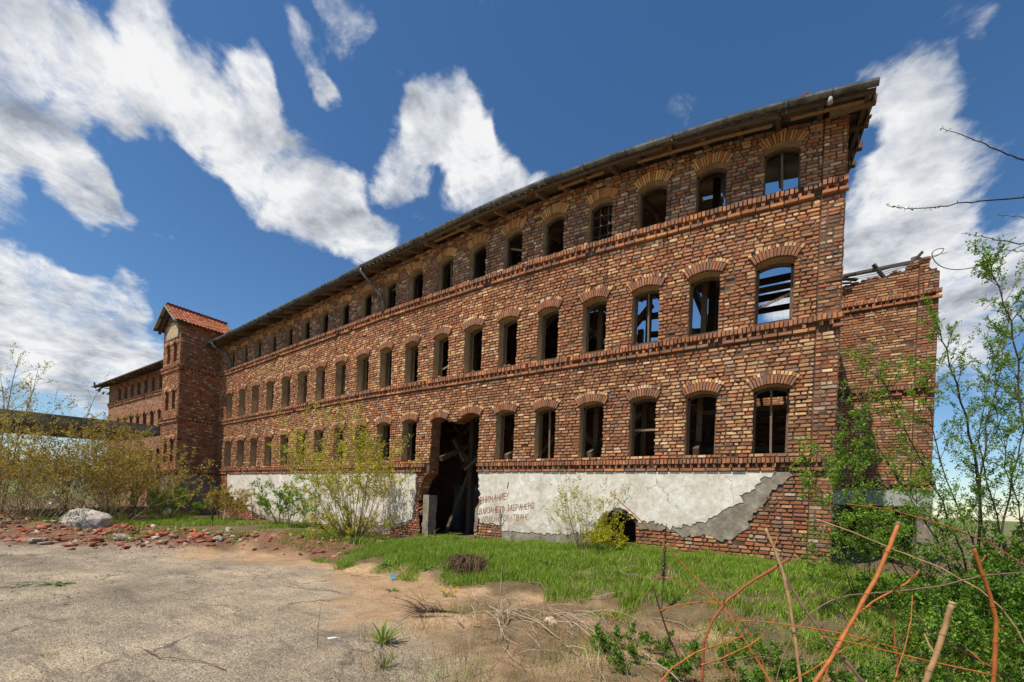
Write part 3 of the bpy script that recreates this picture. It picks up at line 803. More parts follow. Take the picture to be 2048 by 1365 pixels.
# the backing of the pilaster
mbp = MB()
zs = [.3, ZB - .1, Z2, (Z2 + Z3) / 2, Z3, WALLTOP]
for a, b in zip(zs[:-1], zs[1:]):
    mbp.add([T_pil(PIL, 0, a), T_pil(XR, 0, a), T_pil(XR, 0, b), T_pil(PIL, 0, b), T_main(PIL, -.01, a), T_main(XR, -.01, a), T_main(XR, -.01, b), T_main(PIL, -.01, b)],
            [(0, 1, 2, 3), (1, 5, 6, 2), (4, 0, 3, 7)])
pilaster = mbp.build('corner_pilaster', M['mortar'], factory)
near, rest = nearest_split(bricks + pil, 300)
singles('brick', near, M['brick'], facade)
mass('brickwork', rest, M['brick'], factory)

# side of the corner, facing the wing
def T_end(u, d, z): return (XR + d, u, float(warp(XR, z)))
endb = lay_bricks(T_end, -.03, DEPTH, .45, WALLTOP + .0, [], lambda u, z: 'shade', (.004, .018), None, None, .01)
mb = MB()
for a, b in ((.2, Z2), (Z2, Z3), (Z3, WALLTOP)):
    mb.add([T_end(.42, 0, a), T_end(DEPTH, 0, a), T_end(DEPTH, 0, b), T_end(.42, 0, b)], [(0, 1, 2, 3)])
    mb.add([T_end(.42, -.4, a), T_end(DEPTH, -.4, a), T_end(DEPTH, -.4, b), T_end(.42, -.4, b)], [(3, 2, 1, 0)])
# gable above
zt = float(warp(XR, WALLTOP))
mb.add([(XR, 0, zt), (XR, DEPTH, zt), (XR, 3.5, zt + 1.05)], [(0, 1, 2)])
mb.build('end_wall', M['mortar'], factory)
mass('end_brickwork', endb, M['brick'], factory)

# projecting bands
for zt, a, b in ((ZB, XL, -10.2), (ZB, -8.12, PIL), (Z2, XL, PIL), (Z3, XL, PIL)):
    mb = MB(); n = max(2, int((b - a) / .6))
    for i in range(n):
        p, q = a + (b - a) * i / n, a + (b - a) * (i + 1) / n
        mb.add([T_main(p, .018, zt - .262), T_main(q, .018, zt - .262), T_main(q, .018, zt - .01), T_main(p, .018, zt - .01)], [(0, 1, 2, 3)])
        mb.add([T_main(p, .018, zt - .01), T_main(q, .018, zt - .01), T_main(q, -.05, zt - .008), T_main(p, -.05, zt - .008)], [(0, 1, 2, 3)])
    sh_r, sh_d, sh_s = band_shapes(T_main, a, b, zt)
    if b == PIL:
        r, d_, s_ = band_shapes(T_pil, PIL, XR + .055, zt); sh_r += r; sh_d += d_; sh_s += s_
    band = mb.build('string_course', M['mortar'], factory)
    k = 0 if a < -20 and zt == ZB else 1
    n1, r1 = nearest_split(sh_r, 100 * k); n2, r2 = nearest_split(sh_d, 80 * k); n3, r3 = nearest_split(sh_s, 55 * k)
    singles('edge_brick', n1, M['brick'], band); singles('dentil', n2, M['brick'], band); singles('band_brick', n3, M['brick'], band)
    mass('band_brickwork', r1 + r2 + r3, M['brick'], band)

# window openings: reveal, arch, what is left of the frames
def T_rev(u, d, z): return T_main(u, d, z)
budget = 300
for fl, F in enumerate((F1, F2, F3)):
    for k, o in enumerate(F):
        isdoor = fl == 0 and k in DOOR_K
        if not isdoor:
            mb = MB(); reveal(mb, T_main, o, .004, -.42 if fl < 2 else -.24); rv = mb.build('window_reveal', M['jamb'], factory)
            # rotten frame left in the reveal
            mb = MB(); t = .045 if fl < 2 else .03; dd = -.27 if fl < 2 else -.2
            for u in (o.ua + t / 2 + .004, o.ub - t / 2 - .004):
                zt_ = float(o.zhi(o.ua + .06)) - .01
                if fl == 1 and k % 5 == 2 and u > o.xc: continue
                mb.bar(T_main(u, dd, o.zs + .01), T_main(u, dd, zt_), t, .07, (0, 1, 0), lin(112, 96, 78))
            us = np.linspace(o.ua + .01, o.ub - .01, 7)
            for a, b in zip(us[:-1], us[1:]):
                mb.bar(T_main(a, dd, float(o.zhi(a)) - .03), T_main(b, dd, float(o.zhi(b)) - .03), .07, .05, (0, 0, 1), lin(104, 90, 74))
            if fl == 2 and k % 4 == 1: mb.bar(T_main(o.ua, dd, o.zs + .03), T_main(o.ub, dd, o.zs + .03), .07, .05, (0, 0, 1), lin(104, 90, 74))
            mb.build('window_frame', M['timber'], rv)
            q = (k * 7 + fl * 3) % 11
            if q in (1, 5, 8):      # loose bricks on the sill
                for e in range(1 + q % 3):
                    u = o.xc + random.uniform(-.22, .2); w = random.uniform(.07, .14)
                    Vv, Ff, cc = brick_shape(T_main, u, u + w, o.zs + .004, o.zs + random.uniform(.04, .07), -.28, random.uniform(-.12, -.03), .02, brick_color(u, 3.0, 'base'), True)
                    mb = MB(); mb.add(Vv, Ff, cc); mb.build('loose_brick', M['brick'], rv)
            if q in (3, 8):         # a slipped lath across the opening
                z = o.zs + random.uniform(.3, .8); mb = MB(); mb.bar(T_main(o.ua + .01, -.33, z), T_main(o.ub - .01, -.33, z + random.uniform(-.35, .3)), .05, .03, (0, 1, 0), lin(150, 130, 104)); mb.build('lath', M['timber'], rv)
            if q in (0, 6):         # remains of a mullion
                mb = MB(); mb.bar(T_main(o.xc + .02, -.27, o.zs + .01), T_main(o.xc - .01, -.27, float(o.zhi(o.xc)) - .06), .04, .05, (0, 1, 0), lin(126, 108, 88)); mb.build('mullion', M['timber'], rv)
        hood = o.hood
        sh = voussoirs(T_main, o, -.01, (.066 if fl < 2 else .024), hood, 13 if fl < 2 else 14, fl < 2, buff=(fl == 2))
        if k <= 6 and budget > 0:
            mb = MB()
            ang = hood[2]; pts = [(-ang + 2 * ang * i / 12) for i in range(13)]
            rr0, rr1, dd = hood[0] + .012, hood[1] - .075 * (fl < 2) - .012, (.035 if fl < 2 else .010)
            P = lambda r, a, d: T_main(o.xc + r * math.sin(a), d, o.cz + r * math.cos(a))
            for a, b in zip(pts[:-1], pts[1:]):
                mb.add([P(rr0, a, dd), P(rr0, b, dd), P(rr1, b, dd), P(rr1, a, dd)], [(0, 1, 2, 3)])
            ar = mb.build('window_arch', M['mortar'], factory)
            big, small = sh[:(13 if fl < 2 else 14)], sh[(13 if fl < 2 else 14):]
            singles('arch_brick', big, M['brick'], ar); budget -= len(big)
            if small: mass('arch_ring', small, M['brick'], ar)
        else:
            mass('window_arch', sh, M['brick'], factory)
mb = MB(); reveal(mb, T_main, DOOR, .004, -.42, False); mb.build('doorway_reveal', M['brick_in'], factory)
mb = MB(); reveal(mb, T_main, CELLAR, .004, -.5, False); mb.build('cellar_reveal', M['brick_in'], factory)
mb = MB(); reveal(mb, T_main, NICHE, .004, -.10)
mb.add([T_main(-2.05, -.10, 1.95), T_main(-1.7, -.10, 1.95), T_main(-1.7, -.10, 2.15), T_main(-2.05, -.10, 2.15)], [(0, 1, 2, 3)])
mb.build('niche', M['brick_in'], factory)
# crumbled plaster and bricks hanging at the door's edge
sh = []
for i in range(70):
    side = random.random() < .55
    z = random.uniform(.5, 2.45)
    u = np.interp(z, [.4, 1.6, 2.0, 2.3, 2.45], [-10.22, -10.5, -10.42, -10.22, -10.05]) if side else np.interp(z, [.4, 1.5, 2.05, 2.3], [-8.13, -8.02, -7.94, -8.05])
    u += random.uniform(-.05, .05); w = random.uniform(.06, .14)
    sh.append(brick_shape(T_main, u - w / 2, u + w / 2, z, z + .065, -.30, random.uniform(-.10, .02), .02, brick_color(u, z, 'base'), True))
mass('broken_edge', sh, M['brick'], factory)
for u0, u1, z1 in ((-10.30, -10.06, 1.72), (-8.18, -8.06, 1.4)):     # grey plastered jambs low in the doorway
    mb = MB(); n = 7; V = []
    for i in range(n):
        z = .25 + (z1 - .25) * i / (n - 1); j = lambda: random.uniform(-.03, .03)
        V += [(u0 + j() * .5, .03 + j() * .4, z), (u1 + j(), .03 + j() * .4, z), (u1 + j(), .40, z), (u0, .40, z)]
    F = [(4 * i + k, 4 * i + (k + 1) % 4, 4 * i + 4 + (k + 1) % 4, 4 * i + 4 + k) for i in range(n - 1) for k in range(4)] + [(4 * n - 4, 4 * n - 3, 4 * n - 2, 4 * n - 1)]
    mb.add(V, F); mb.build('door_jamb', M['render'], factory)
# ------------------------------------------------------------------ roof and eaves of the factory
RS = .33
RIDGE_Y = 3.5
def roofz(u, y): return float(warp(u, ZE)) + RS * ((y + .60) if y <= RIDGE_Y else (RIDGE_Y + .60) - (y - RIDGE_Y))
WOOD = [lin(112, 94, 76), lin(134, 114, 92), lin(94, 80, 68), lin(150, 128, 102), lin(108, 84, 66)]
def wood(): c = random.choice(WOOD); v = random.uniform(.8, 1.2); return tuple(x * v for x in c)
def long_board(y0, y1, u0, u1, off, th, flat=True):
    """a plank following the settled roof line"""
    mb = MB(); c = wood(); n = max(2, int((u1 - u0) / .8)); P = []
    for i in range(n + 1):
        u = u0 + (u1 - u0) * i / n
        P.append([(u, y0, roofz(u, y0) + off), (u, y1, roofz(u, y1) + off), (u, y1, roofz(u, y1) + off + th), (u, y0, roofz(u, y0) + off + th)])
    V = [p for q in P for p in q]; F = []
    for i in range(n):
        a = i * 4
        for k in range(4): F.append((a + k, a + (k + 1) % 4, a + 4 + (k + 1) % 4, a + 4 + k))
    F += [(3, 2, 1, 0), (n * 4, n * 4 + 1, n * 4 + 2, n * 4 + 3)]
    mb.add(V, F, c)
    return mb
y = -.58
while y < RIDGE_Y - .05:
    w = random.uniform(.15, .19)
    if y < 3.15:
        long_board(y + .004, y + w - .006, XL - .1, XR + .34 + random.uniform(-.10, .06), 0, .024).build('roof_board', M['timber'], factory)
    else:      # boards missing over the last bay
        long_board(y + .004, y + w - .006, XL - .1, -3.5 + random.uniform(-.3, .2), 0, .024).build('roof_board', M['timber'], factory)
        if random.random() < .6: long_board(y + .004, y + w - .006, -.25, XR + .34, 0, .024).build('roof_board', M['timber'], factory)
    y += w
y = RIDGE_Y + .02
while y < DEPTH + .6:
    long_board(y + .004, y + .21, XL - .1, -2.5 + random.uniform(-.3, .2), 0, .024).build('roof_board', M['timber'], factory); y += .216
# clay tiles lie on the boards, seen only as an edge
mb = MB()
for side in (0, 1):
    us = np.arange(XL - .1, (XR + .3) if not side else -2.8, .1)
    y0, y1 = (-.62, RIDGE_Y) if not side else (RIDGE_Y, DEPTH + .7)
    for i, (a, b) in enumerate(zip(us[:-1], us[1:])):
        h = .028 + .022 * (i % 2)
        if not side: y1 = 3.15 if a > -3.6 else RIDGE_Y
        mb.add([(a, y0, roofz(a, y0) + h), (b, y0, roofz(b, y0) + h), (b, y1, roofz(b, y1) + h), (a, y1, roofz(a, y1) + h)], [(0, 1, 2, 3)], tuple(x * random.uniform(.8, 1.1) for x in lin(140, 72, 50)))
o = mb.build('tile_covering', M['tile'], factory); tag(o, kind='stuff')
u = XR + .22
while u > XL:
    mb = MB(); e = RIDGE_Y if True else 0
    mb.bar((u, -.54 + random.uniform(-.03, .05), roofz(u, -.54) - .065), (u, e, roofz(u, e) - .065), .085, .125, col=wood())
    mb.build('rafter', M['timber'], factory)
    if u < -3.6:
        mb = MB(); mb.bar((u, e, roofz(u, e) - .065), (u, DEPTH + .6, roofz(u, DEPTH + .6) - .065), .085, .125, col=wood()); mb.build('rafter', M['timber'], factory)
    u -= .66
# boards along the eave
def eave_plank(u0, u1, y, dz, w, h, col, sag=0):
    mb = MB(); n = max(2, int((u1 - u0) / .7)); P = []
    for i in range(n + 1):
        u = u0 + (u1 - u0) * i / n; z = roofz(u, y) + dz - sag * (i / n)
        P.append([(u, y, z), (u, y + w, z), (u, y + w, z + h), (u, y, z + h)])
    V = [p for q in P for p in q]; F = []
    for i in range(n):
        a = i * 4
        for k in range(4): F.append((a + k, a + (k + 1) % 4, a + 4 + (k + 1) % 4, a + 4 + k))
    F += [(3, 2, 1, 0), (n * 4, n * 4 + 1, n * 4 + 2, n * 4 + 3)]
    mb.add(V, F, col); return mb
for a, b, c, s in ((-24.9, -17.2, lin(84, 72, 60), 0), (-17.1, -10.4, lin(96, 82, 66), 0), (-10.2, -6.4, lin(110, 92, 70), .03), (-6.2, -3.0, lin(104, 86, 66), 0), (-2.7, -.9, lin(96, 80, 62), .04), (-.85, XR + .30, lin(92, 76, 60), 0)):
    eave_plank(a, b, -.618, -.095, .03, .09, c, s).build('fascia_board', M['timber'], factory)
for a, b in ((-5.6, -4.4), (-3.6, -1.0), (-.7, XR + .2), (-9.8, -8.4)):
    eave_plank(a, b, -.47, -.14, .07, .016, lin(158, 130, 94), random.uniform(-.03, .03)).build('soffit_board', M['timber'], factory)
# verge at the open end: barge board, purlin stubs
mb = MB(); mb.bar((XR + .30, -.58, roofz(XR + .3, -.58) - .07), (XR + .30, RIDGE_Y, roofz(XR + .3, RIDGE_Y) - .07), .03, .15, col=lin(112, 92, 72)); mb.build('barge_board', M['timber'], factory)
for yy in (-.35, .55, 1.7, 2.7):
    mb = MB(); mb.bar((XR - .3, yy, roofz(XR, yy) - .10), (XR + .36 + random.uniform(-.05, .05), yy, roofz(XR + .3, yy) - .10), .11, .12, col=wood()); mb.build('purlin', M['timber'], factory)
# gutter in lengths
def gutter_piece(u0, u1):
    mb = MB(); n = max(2, int((u1 - u0) / .4)); R = .072; k = 7
    for i in range(n + 1):
        u = u0 + (u1 - u0) * i / n; z = roofz(u, -.62) + .035
        for q in range(k):
            a = math.pi + math.pi * q / (k - 1)
            mb.v.append((u, -.70 + R * math.cos(a), z + R * 1.05 * math.sin(a)))
        for q in range(k):
            a = 2 * math.pi - math.pi * q / (k - 1)
            mb.v.append((u, -.70 + (R - .006) * math.cos(a), z + (R - .006) * 1.05 * math.sin(a)))
    m2 = 2 * k
    for i in range(n):
        for q in range(m2):
            mb.f.append((i * m2 + q, i * m2 + (q + 1) % m2, (i + 1) * m2 + (q + 1) % m2, (i + 1) * m2 + q))
    mb.f.append(tuple(range(m2 - 1, -1, -1))); mb.f.append(tuple(n * m2 + q for q in range(m2)))
    return mb
u = XL - .12; gu = []
while u < XR + .3:
    e = min(u + 2.02, XR + .34)
    g = gutter_piece(u + .004, e - .004).build('gutter_length', M['zinc'], factory, smooth=False); gu.append((u, e, g)); u = e
for a, b, g in gu:
    for t in (0, .5):
        uu = a + (b - a) * t + .03; z = roofz(uu, -.62) + .035; mb = MB(); prev = None
        pts = [(uu, -.70 + .080 * math.cos(x), z + .083 * math.sin(x)) for x in np.linspace(math.pi, 2 * math.pi, 8)] + [(uu, -.59, z + .02)]
        for p, q in zip(pts[:-1], pts[1:]): mb.bar(p, q, .028, .006, (1, 0, 0))
        mb.build('gutter_bracket', M['iron'], g)
# small white insulator and loose tiles lying at the eave
mb = MB(); mb.tube([(-.12, -.70, roofz(-.12, -.62) - .06), (-.12, -.70, roofz(-.12, -.62) - .17)], [.03, .045], 8)
mb.build('insulator', M['pale_concrete'], factory, smooth=True)
for i, (uu, n, lab) in enumerate(((-3.35, 3, 'broken red roof tile on the gutter above the barred window'), (-2.9, 2, 'red roof tile piece on the gutter, last before the wall bend'), (-.75, 2, 'red roof tile shard sticking up by the right end of the gutter'), (-9.2, 2, 'small red tile piece halfway along the gutter'))):
    mb = MB()
    for q in range(n):
        x = uu + q * .16 + random.uniform(-.03, .03); z = roofz(x, -.5) + .06; h = random.uniform(.03, .06)
        p = Vector((x, -.58, z + random.uniform(0, .02))); d = Vector((.16, random.uniform(-.05, .12), random.uniform(-.02, .07)))
        mb.bar(p, p + d, .12, .022, col=lin(150, 74, 54))
    tag(mb.build('loose_roof_tile', M['tile'], org=(uu, -.66, roofz(uu, -.66) + .05)), lab, 'roof tile')
# downpipes
def downpipe(u0, u1, zend, parent, m):
    z = roofz(u0, -.62) - .04; r = .045
    pts = [(u0, -.70, z), (u0, -.70, z - .10), (u0 + (u1 - u0) * .15, -.62, z - .22), (u0 + (u1 - u0) * .85, -.17, zend + .55), (u1, -.11, zend + .35), (u1, -.11, zend)]
    mb = MB(); mb.tube(pts, r, 10); p = mb.build('downpipe', m, parent, smooth=True)
    return p
downpipe(-12.95, -12.45, 8.05, factory, M['zinc'])
downpipe(-24.1, -23.6, float(warp(-23.6, 8.05)), factory, M['zinc'])

# ------------------------------------------------------------------ inside: timber frame, decks, rear wall
mb = MB()
back_ops = []
for k in range(NWIN):
    xc = -.9 - PITCH * k
    if k in (6, 9, 13): back_ops.append(Arch(xc - 3.0, .16, 2.0 + .1 * k % 1, 2.9, .05))
TOPB = lambda u: float(np.interp(u, [-26, -6.9, -6.6, -6.3, -6.0, -5.4, -4.2, -3.0, -2.0, -1.6, -1.25, -1.15, -.8, -.3, .05, .2], [9.6, 9.5, 8.9, 7.9, 7.2, 6.7, 6.3, 5.9, 5.62, 5.5, 5.52, 5.66, 5.6, 5.75, 6.3, 7.0]))
bus = sorted(set(list(np.linspace(XL, XR, 90))))
class Frag:  pass
def T_back(u, d, z): return (u, DEPTH - d, z)
low = Poly([-1, -.9], [9, 9], [9.01, 9.01])
for a, b in zip(bus[:-1], bus[1:]):
    sheet(mb, T_back, a, b, 0.0, TOPB, [o for o in back_ops if o.ub > a and o.ua < b], 0.0, (), None, 2)
    mb.add([T_back(a, 0, TOPB(a)), T_back(b, 0, TOPB(b)), T_back(b, -.4, TOPB(b)), T_back(a, -.4, TOPB(a))], [(0, 1, 2, 3)])
    mb.add([T_back(a, -.4, 0), T_back(b, -.4, 0), T_back(b, -.4, TOPB(b)), T_back(a, -.4, TOPB(a))], [(3, 2, 1, 0)])
rear = mb.build('rear_wall', M['brick_in'], factory)
rb = lay_bricks(T_back, -5.5, XR, 2.4, 7.2, [], lambda u, z: 'mid', (.004, .02), None, None, .01, (), (.235, .265), TOPB)
mass('rear_brickwork', rb, M['brick'], factory)
# left end of the block
mb = MB(); mb.add([(XL, 0, 0), (XL, DEPTH, 0), (XL, DEPTH, 9), (XL, RIDGE_Y, 10.2), (XL, 0, 8.9)], [(0, 1, 2, 3, 4)]); mb.build('far_end_wall', M['brick_in'], factory)
mb = MB(); mb.box((XL + .05, .45, .05), (XR - .5, DEPTH - .05, .28)); mb.build('ground_floor', M['soil'], factory)
DECK = lin(96, 80, 64)
for zt in (Z2 - .02, Z3 - .02):
    mb = MB(); yv = .45
    n = 0
    while yv < DEPTH - .1:
        mb2 = MB(); w = .26
        us = [XL + .05] + list(np.linspace(-13, -6.3 + random.uniform(-.5, .4), 8))
        for a, b in zip(us[:-1], us[1:]):
            za, zb_ = float(warp(a, zt)), float(warp(b, zt))
            mb2.add([(a, yv, za - .035), (b, yv, zb_ - .035), (b, yv + w - .008, zb_ - .035), (a, yv + w - .008, za - .035), (a, yv, za), (b, yv, zb_), (b, yv + w - .008, zb_), (a, yv + w - .008, za)],
                    [(3, 2, 1, 0), (4, 5, 6, 7), (0, 1, 5, 4), (2, 3, 7, 6), (1, 2, 6, 5)], wood())
        mb2.build('floor_board', M['timber'], factory); yv += w
for k in range(0, NWIN + 1):
    u = -.9 - PITCH * k + PITCH / 2 - .1
    if u < XL: break
    for zt in (Z2 - .14, Z3 - .14):
        if u > -6 and k % 2: continue
        zw = float(warp(u, zt)); mb = MB(); mb.bar((u, .1, zw), (u, DEPTH - .1, zw), .14, .2, col=wood()); mb.build('joist', M['timber'], factory)
for k in range(10):
    u = -2.25 - 2.54 * k
    for yv in (1.9, 4.4):
        mb = MB(); top = roofz(u, yv) - .1
        if u > -6 and yv > 4: top = 7.6
        mb.bar((u, yv, .2), (u, yv, top), .17, .17, (0, 1, 0), col=wood()); mb.build('post', M['timber'], factory)
        for z0 in (ZB + .2, Z2 - 1.0, Z3 - 1.0):
            if z0 + .9 > top: continue
            for sgn in (-1, 1):
                mb = MB(); mb.bar((u, yv + .02 * sgn, z0), (u + sgn * .85, yv + .02 * sgn, z0 + .85), .12, .12, (0, 1, 0), col=wood()); mb.build('brace', M['timber'], factory)
    mb = MB(); mb.bar((u, .3, 2.9), (u - .4, 5.6, 5.0), .12, .16, col=wood()); mb.build('brace', M['timber'], factory)
for zt, yv in ((Z2 - .32, 1.9), (Z2 - .32, 4.4), (Z3 - .32, 1.9)):
    mb = MB(); mb.bar((XL, yv, zt), (XR - .4, yv, zt), .16, .2, col=wood()); mb.build('beam', M['timber'], factory)
# drying rack rails seen through the first window of each storey
for yv, z, h in ((.8, 7.06, .20), (1.8, 7.12, .15), (2.6, 7.28, .13), (3.4, 7.42, .17), (4.6, 7.58, .16),
                 (1.0, 3.92, .11), (1.8, 3.93, .12), (2.6, 3.92, .09), (3.4, 3.97, .10), (3.9, 3.42, .12), (1.2, 3.04, .14)):
    mb = MB(); mb.bar((-2.35, yv, z + random.uniform(-.02, .02)), (XR - .38, yv, z), .06, h, col=tuple(x * .8 for x in wood())); mb.build('rack_rail', M['timber'], factory)
for u in (-2.3, -3.6, -4.9):
    for yv in (1.0, 3.4):
        mb = MB(); mb.bar((u, yv, .3), (u, yv, 8.0), .12, .12, (0, 1, 0), col=wood()); mb.build('rack_post', M['timber'], factory)
for a, b in (((-2.3, 1.2, 5.6), (-3.6, 1.2, 7.3)), ((-2.4, 1.3, 3.0), (-3.7, 1.3, 4.4)), ((-3.7, 1.3, 4.2), (-2.5, 1.3, 2.9)), ((-3.6, 1.25, 6.9), (-4.8, 1.25, 5.6)), ((-2.2, 2.2, 6.3), (-3.9, 2.2, 6.5)), ((-3.4, 2.0, 6.9), (-5.2, 2.0, 7.0)), ((-5.0, 1.5, 3.4), (-3.8, 1.5, 4.1))):
    mb = MB(); mb.bar(a, b, .12, .17, (0, 1, 0), col=wood()); mb.build('brace', M['timber'], factory)
# doorway: leaning posts, pale pillars
for a, b, w in (((-10.7, 1.6, .3), (-9.75, 2.1, 3.4), .11), ((-9.6, 1.2, 2.6), (-8.6, 1.9, 3.75), .09), ((-9.62, 1.2, 2.9), (-10.1, 1.3, 3.5), .10)):
    mb = MB(); mb.bar(a, b, w, w, (0, 1, 0), col=lin(112, 96, 78)); mb.build('leaning_post', M['timber'], factory)
for u in (-11.9, -10.9, -9.7):
    mb = MB(); mb.box((u - .2, 3.6, .2), (u + .2, 3.95, 2.2)); mb.build('pillar', M['concrete'], factory)
# the window with iron bars and broken panes, third storey
o = F3[3]; bars = MB(); dd = -.26
for t in (-.33, .33):
    u = o.xc + o.hw * t; bars.bar(T_main(u, dd, o.zs), T_main(u, dd, float(o.zhi(u))), .016, .02, (0, 1, 0))
for q in range(1, 4):
    z = o.zs + .225 * q; bars.bar(T_main(o.ua, dd, z), T_main(o.ub, dd, z), .016, .016)
wb = bars.build('window_grille', M['iron'], factory)
gm, gnt, gb = new_mat('broken_glass'); gb.inputs['Base Color'].default_value = (.55, .6, .62, 1); gb.inputs['Roughness'].default_value = .15; gb.inputs['Alpha'].default_value = .75
for q in range(9):
    u = o.xc + random.choice((-.33, .33, -.97, .97)) * o.hw; z = o.zs + .225 * random.choice((1, 2, 3)) + random.uniform(-.02, .02); mb = MB()
    s = random.uniform(.04, .09); mb.add([T_main(u, dd + .01, z), T_main(u + s * random.choice((-1, 1)), dd + .01, z), T_main(u, dd + .01, z + s), T_main(u, dd + .014, z + s * .5)], [(0, 1, 2), (0, 2, 3)])
    mb.build('glass_shard', gm, wb)

# painted warning on the plaster
GLY = {'В': [[(0, 0), (0, 1), (.5, .95), (.55, .75), (.4, .55), (0, .5)], [(.4, .55), (.62, .35), (.5, .05), (0, 0)]], 'Н': [[(0, 0), (0, 1)], [(.55, 0), (.55, 1)], [(0, .5), (.55, .55)]],
       'И': [[(0, 1), (0, 0), (.55, 1), (.55, 0)]], 'М': [[(0, 0), (.08, 1), (.35, .35), (.62, 1), (.7, 0)]], 'А': [[(0, 0), (.3, 1), (.6, 0)], [(.12, .38), (.5, .4)]],
       'Е': [[(.5, 1), (0, 1), (0, 0), (.5, 0)], [(0, .5), (.42, .52)]], '!': [[(.1, 1.15), (.05, .35)], [(.04, .1), (.05, 0)]], 'Л': [[(0, 0), (.12, .2), (.3, 1), (.55, 0)]],
       'З': [[(0, .9), (.3, 1), (.5, .8), (.25, .55), (.52, .3), (.3, 0), (0, .1)]], 'Т': [[(0, 1), (.6, 1)], [(.3, 1), (.3, 0)]],
       'О': [[(.3, 1), (.05, .75), (.05, .25), (.3, 0), (.55, .25), (.55, .75), (.3, 1)]], 'Б': [[(.55, 1), (0, 1), (0, 0), (.45, 0), (.58, .25), (.4, .5), (0, .52)]],
       'Р': [[(0, 0), (0, 1), (.45, .98), (.55, .75), (.4, .5), (0, .48)]], 'П': [[(0, 0), (0, 1), (.55, 1), (.55, 0)]], 'С': [[(.55, .85), (.3, 1), (.05, .75), (.05, .25), (.3, 0), (.55, .15)]],
       'У': [[(0, 1), (.3, .45)], [(.58, 1), (.1, 0)]], ' ': []}
def writing(text, p0, p1, h, w, name, m):
    adv = sum({'!': .4, ' ': .55, 'М': .95}.get(c, .8) for c in text); sc = (p1[0] - p0[0]) / adv
    mb = MB(); x = 0
    for c in text:
        hh = h * random.uniform(.86, 1.1); jx = random.uniform(-.03, .03) * sc
        for st in GLY[c]:
            pts = [(p0[0] + (x + gx * .98) * sc + jx + random.uniform(-.006, .006), p0[1] + (p1[1] - p0[1]) * (x / adv) + gz * hh + random.uniform(-.008, .008)) for gx, gz in st]
            for (ax, az), (bx_, bz_) in zip(pts[:-1], pts[1:]):
                d = Vector((bx_ - ax, bz_ - az)); L = max(d.length, 1e-4); d /= L; nx, nz = -d.y * w / 2, d.x * w / 2; e = w * .35
                ax2, az2, bx2, bz2 = ax - d.x * e, az - d.y * e, bx_ + d.x * e, bz_ + d.y * e; k = random.uniform(.75, 1.15)
                mb.add([T_main(ax2 - nx, .0462, az2 - nz), T_main(bx2 - nx * k, .0462, bz2 - nz * k), T_main(bx2 + nx * k, .0462, bz2 + nz * k), T_main(ax2 + nx, .0462, az2 + nz)], [(0, 1, 2, 3)])
        x += {'!': .4, ' ': .55, 'М': .95}.get(c, .8)
    o = mb.build(name, m, factory); return o
writing('ВНИМАНИЕ!', (-7.95, 1.52), (-6.95, 1.70), .18, .019, 'painted_writing', M['paint'])
writing('ВЛИЗАНЕТО ЗАБРАНЕНО', (-7.95, 1.22), (-6.12, 1.47), .165, .019, 'painted_writing', M['paint'])
writing('ОПАСНО СРУТВАНЕ', (-7.85, .98), (-6.25, 1.16), .15, .019, 'painted_writing', M['paint_faint'])
mb = MB(); mb.bar(T_main(-7.02, .048, 1.98), T_main(-7.0, .048, 2.16), .03, .006, (0, 1, 0)); mb.build('iron_peg', M['iron'], factory)

# ------------------------------------------------------------------ stair tower
tower = empty('stair_tower', (-25.85, -.6, .3))
tag(tower, 'narrow square brick tower with a red tiled gable roof and paired windows', 'tower')
TX0, TX1, TY0, TY1 = -26.92, -24.85, -1.72, .55
TS3, TS2, TSB, TEV, TRG = 7.50, 5.02, 2.50, 9.62, 10.38
def T_tf(u, d, z): return (u, TY0 - d, z)
def T_ts(u, d, z): return (TX1 + d, u, z)
tops = []
for zs, zc in ((7.70, 8.62), (5.42, 6.34), (2.86, 3.98)):
    for xc in (-26.22, -25.42): tops.append(Arch(xc, .2, zs, zc, .09))
for o in tops: o.hood = (o.R, o.R + .2, 1.0)
mb = MB(); sheet(mb, T_tf, TX0, TX1, .1, TEV, tops, 0); sheet(mb, T_ts, TY0, TY1, .1, TEV, [], 0)
mb.add([T_tf(TX0, 0, TEV), T_tf(TX1, 0, TEV), T_tf((TX0 + TX1) / 2, 0, TRG - .1)], [(0, 1, 2)])
mb.add([(TX0, TY0, .1), (TX0, TY1, .1), (TX0, TY1, TEV), (TX0, TY0, TEV)], [(3, 2, 1, 0)])
mb.add([(TX0, TY1, .1), (TX1, TY1, .1), (TX1, TY1, TEV), ((TX0 + TX1) / 2, TY1, TRG - .1), (TX0, TY1, TEV)], [(4, 3, 2, 1, 0)])
tw = mb.build('tower_wall', M['mortar'], tower)
tb = [(s - .24, s) for s in (TS3, TS2, TSB)]
PANEL = (-26.58, -25.06, 8.84, 9.50)
sk = lambda u, z: PANEL[0] < u < PANEL[1] and PANEL[2] < z < 9.62
fb = lay_bricks(T_tf, TX0, TX1, .3, TEV, tops, lambda u, z: 'mid', (.004, .02), lambda u, z: sk(u, z) or z < TSB - .24, None, .006, tb)
fb += lay_bricks(T_tf, TX0 + .35, TX1 - .35, TEV, TRG - .35, [], lambda u, z: 'mid', (.004, .02), lambda u, z: z > TEV + (1 - abs(u + 25.885) / 1.03) * .85 - .1 or sk(u, z))
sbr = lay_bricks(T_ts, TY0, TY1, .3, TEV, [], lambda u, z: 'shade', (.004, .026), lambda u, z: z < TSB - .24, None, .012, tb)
nearb, restb = nearest_split(fb + sbr, 260)
singles('brick', nearb, M['brick'], tw); mass('brickwork', restb, M['brick'], tower)
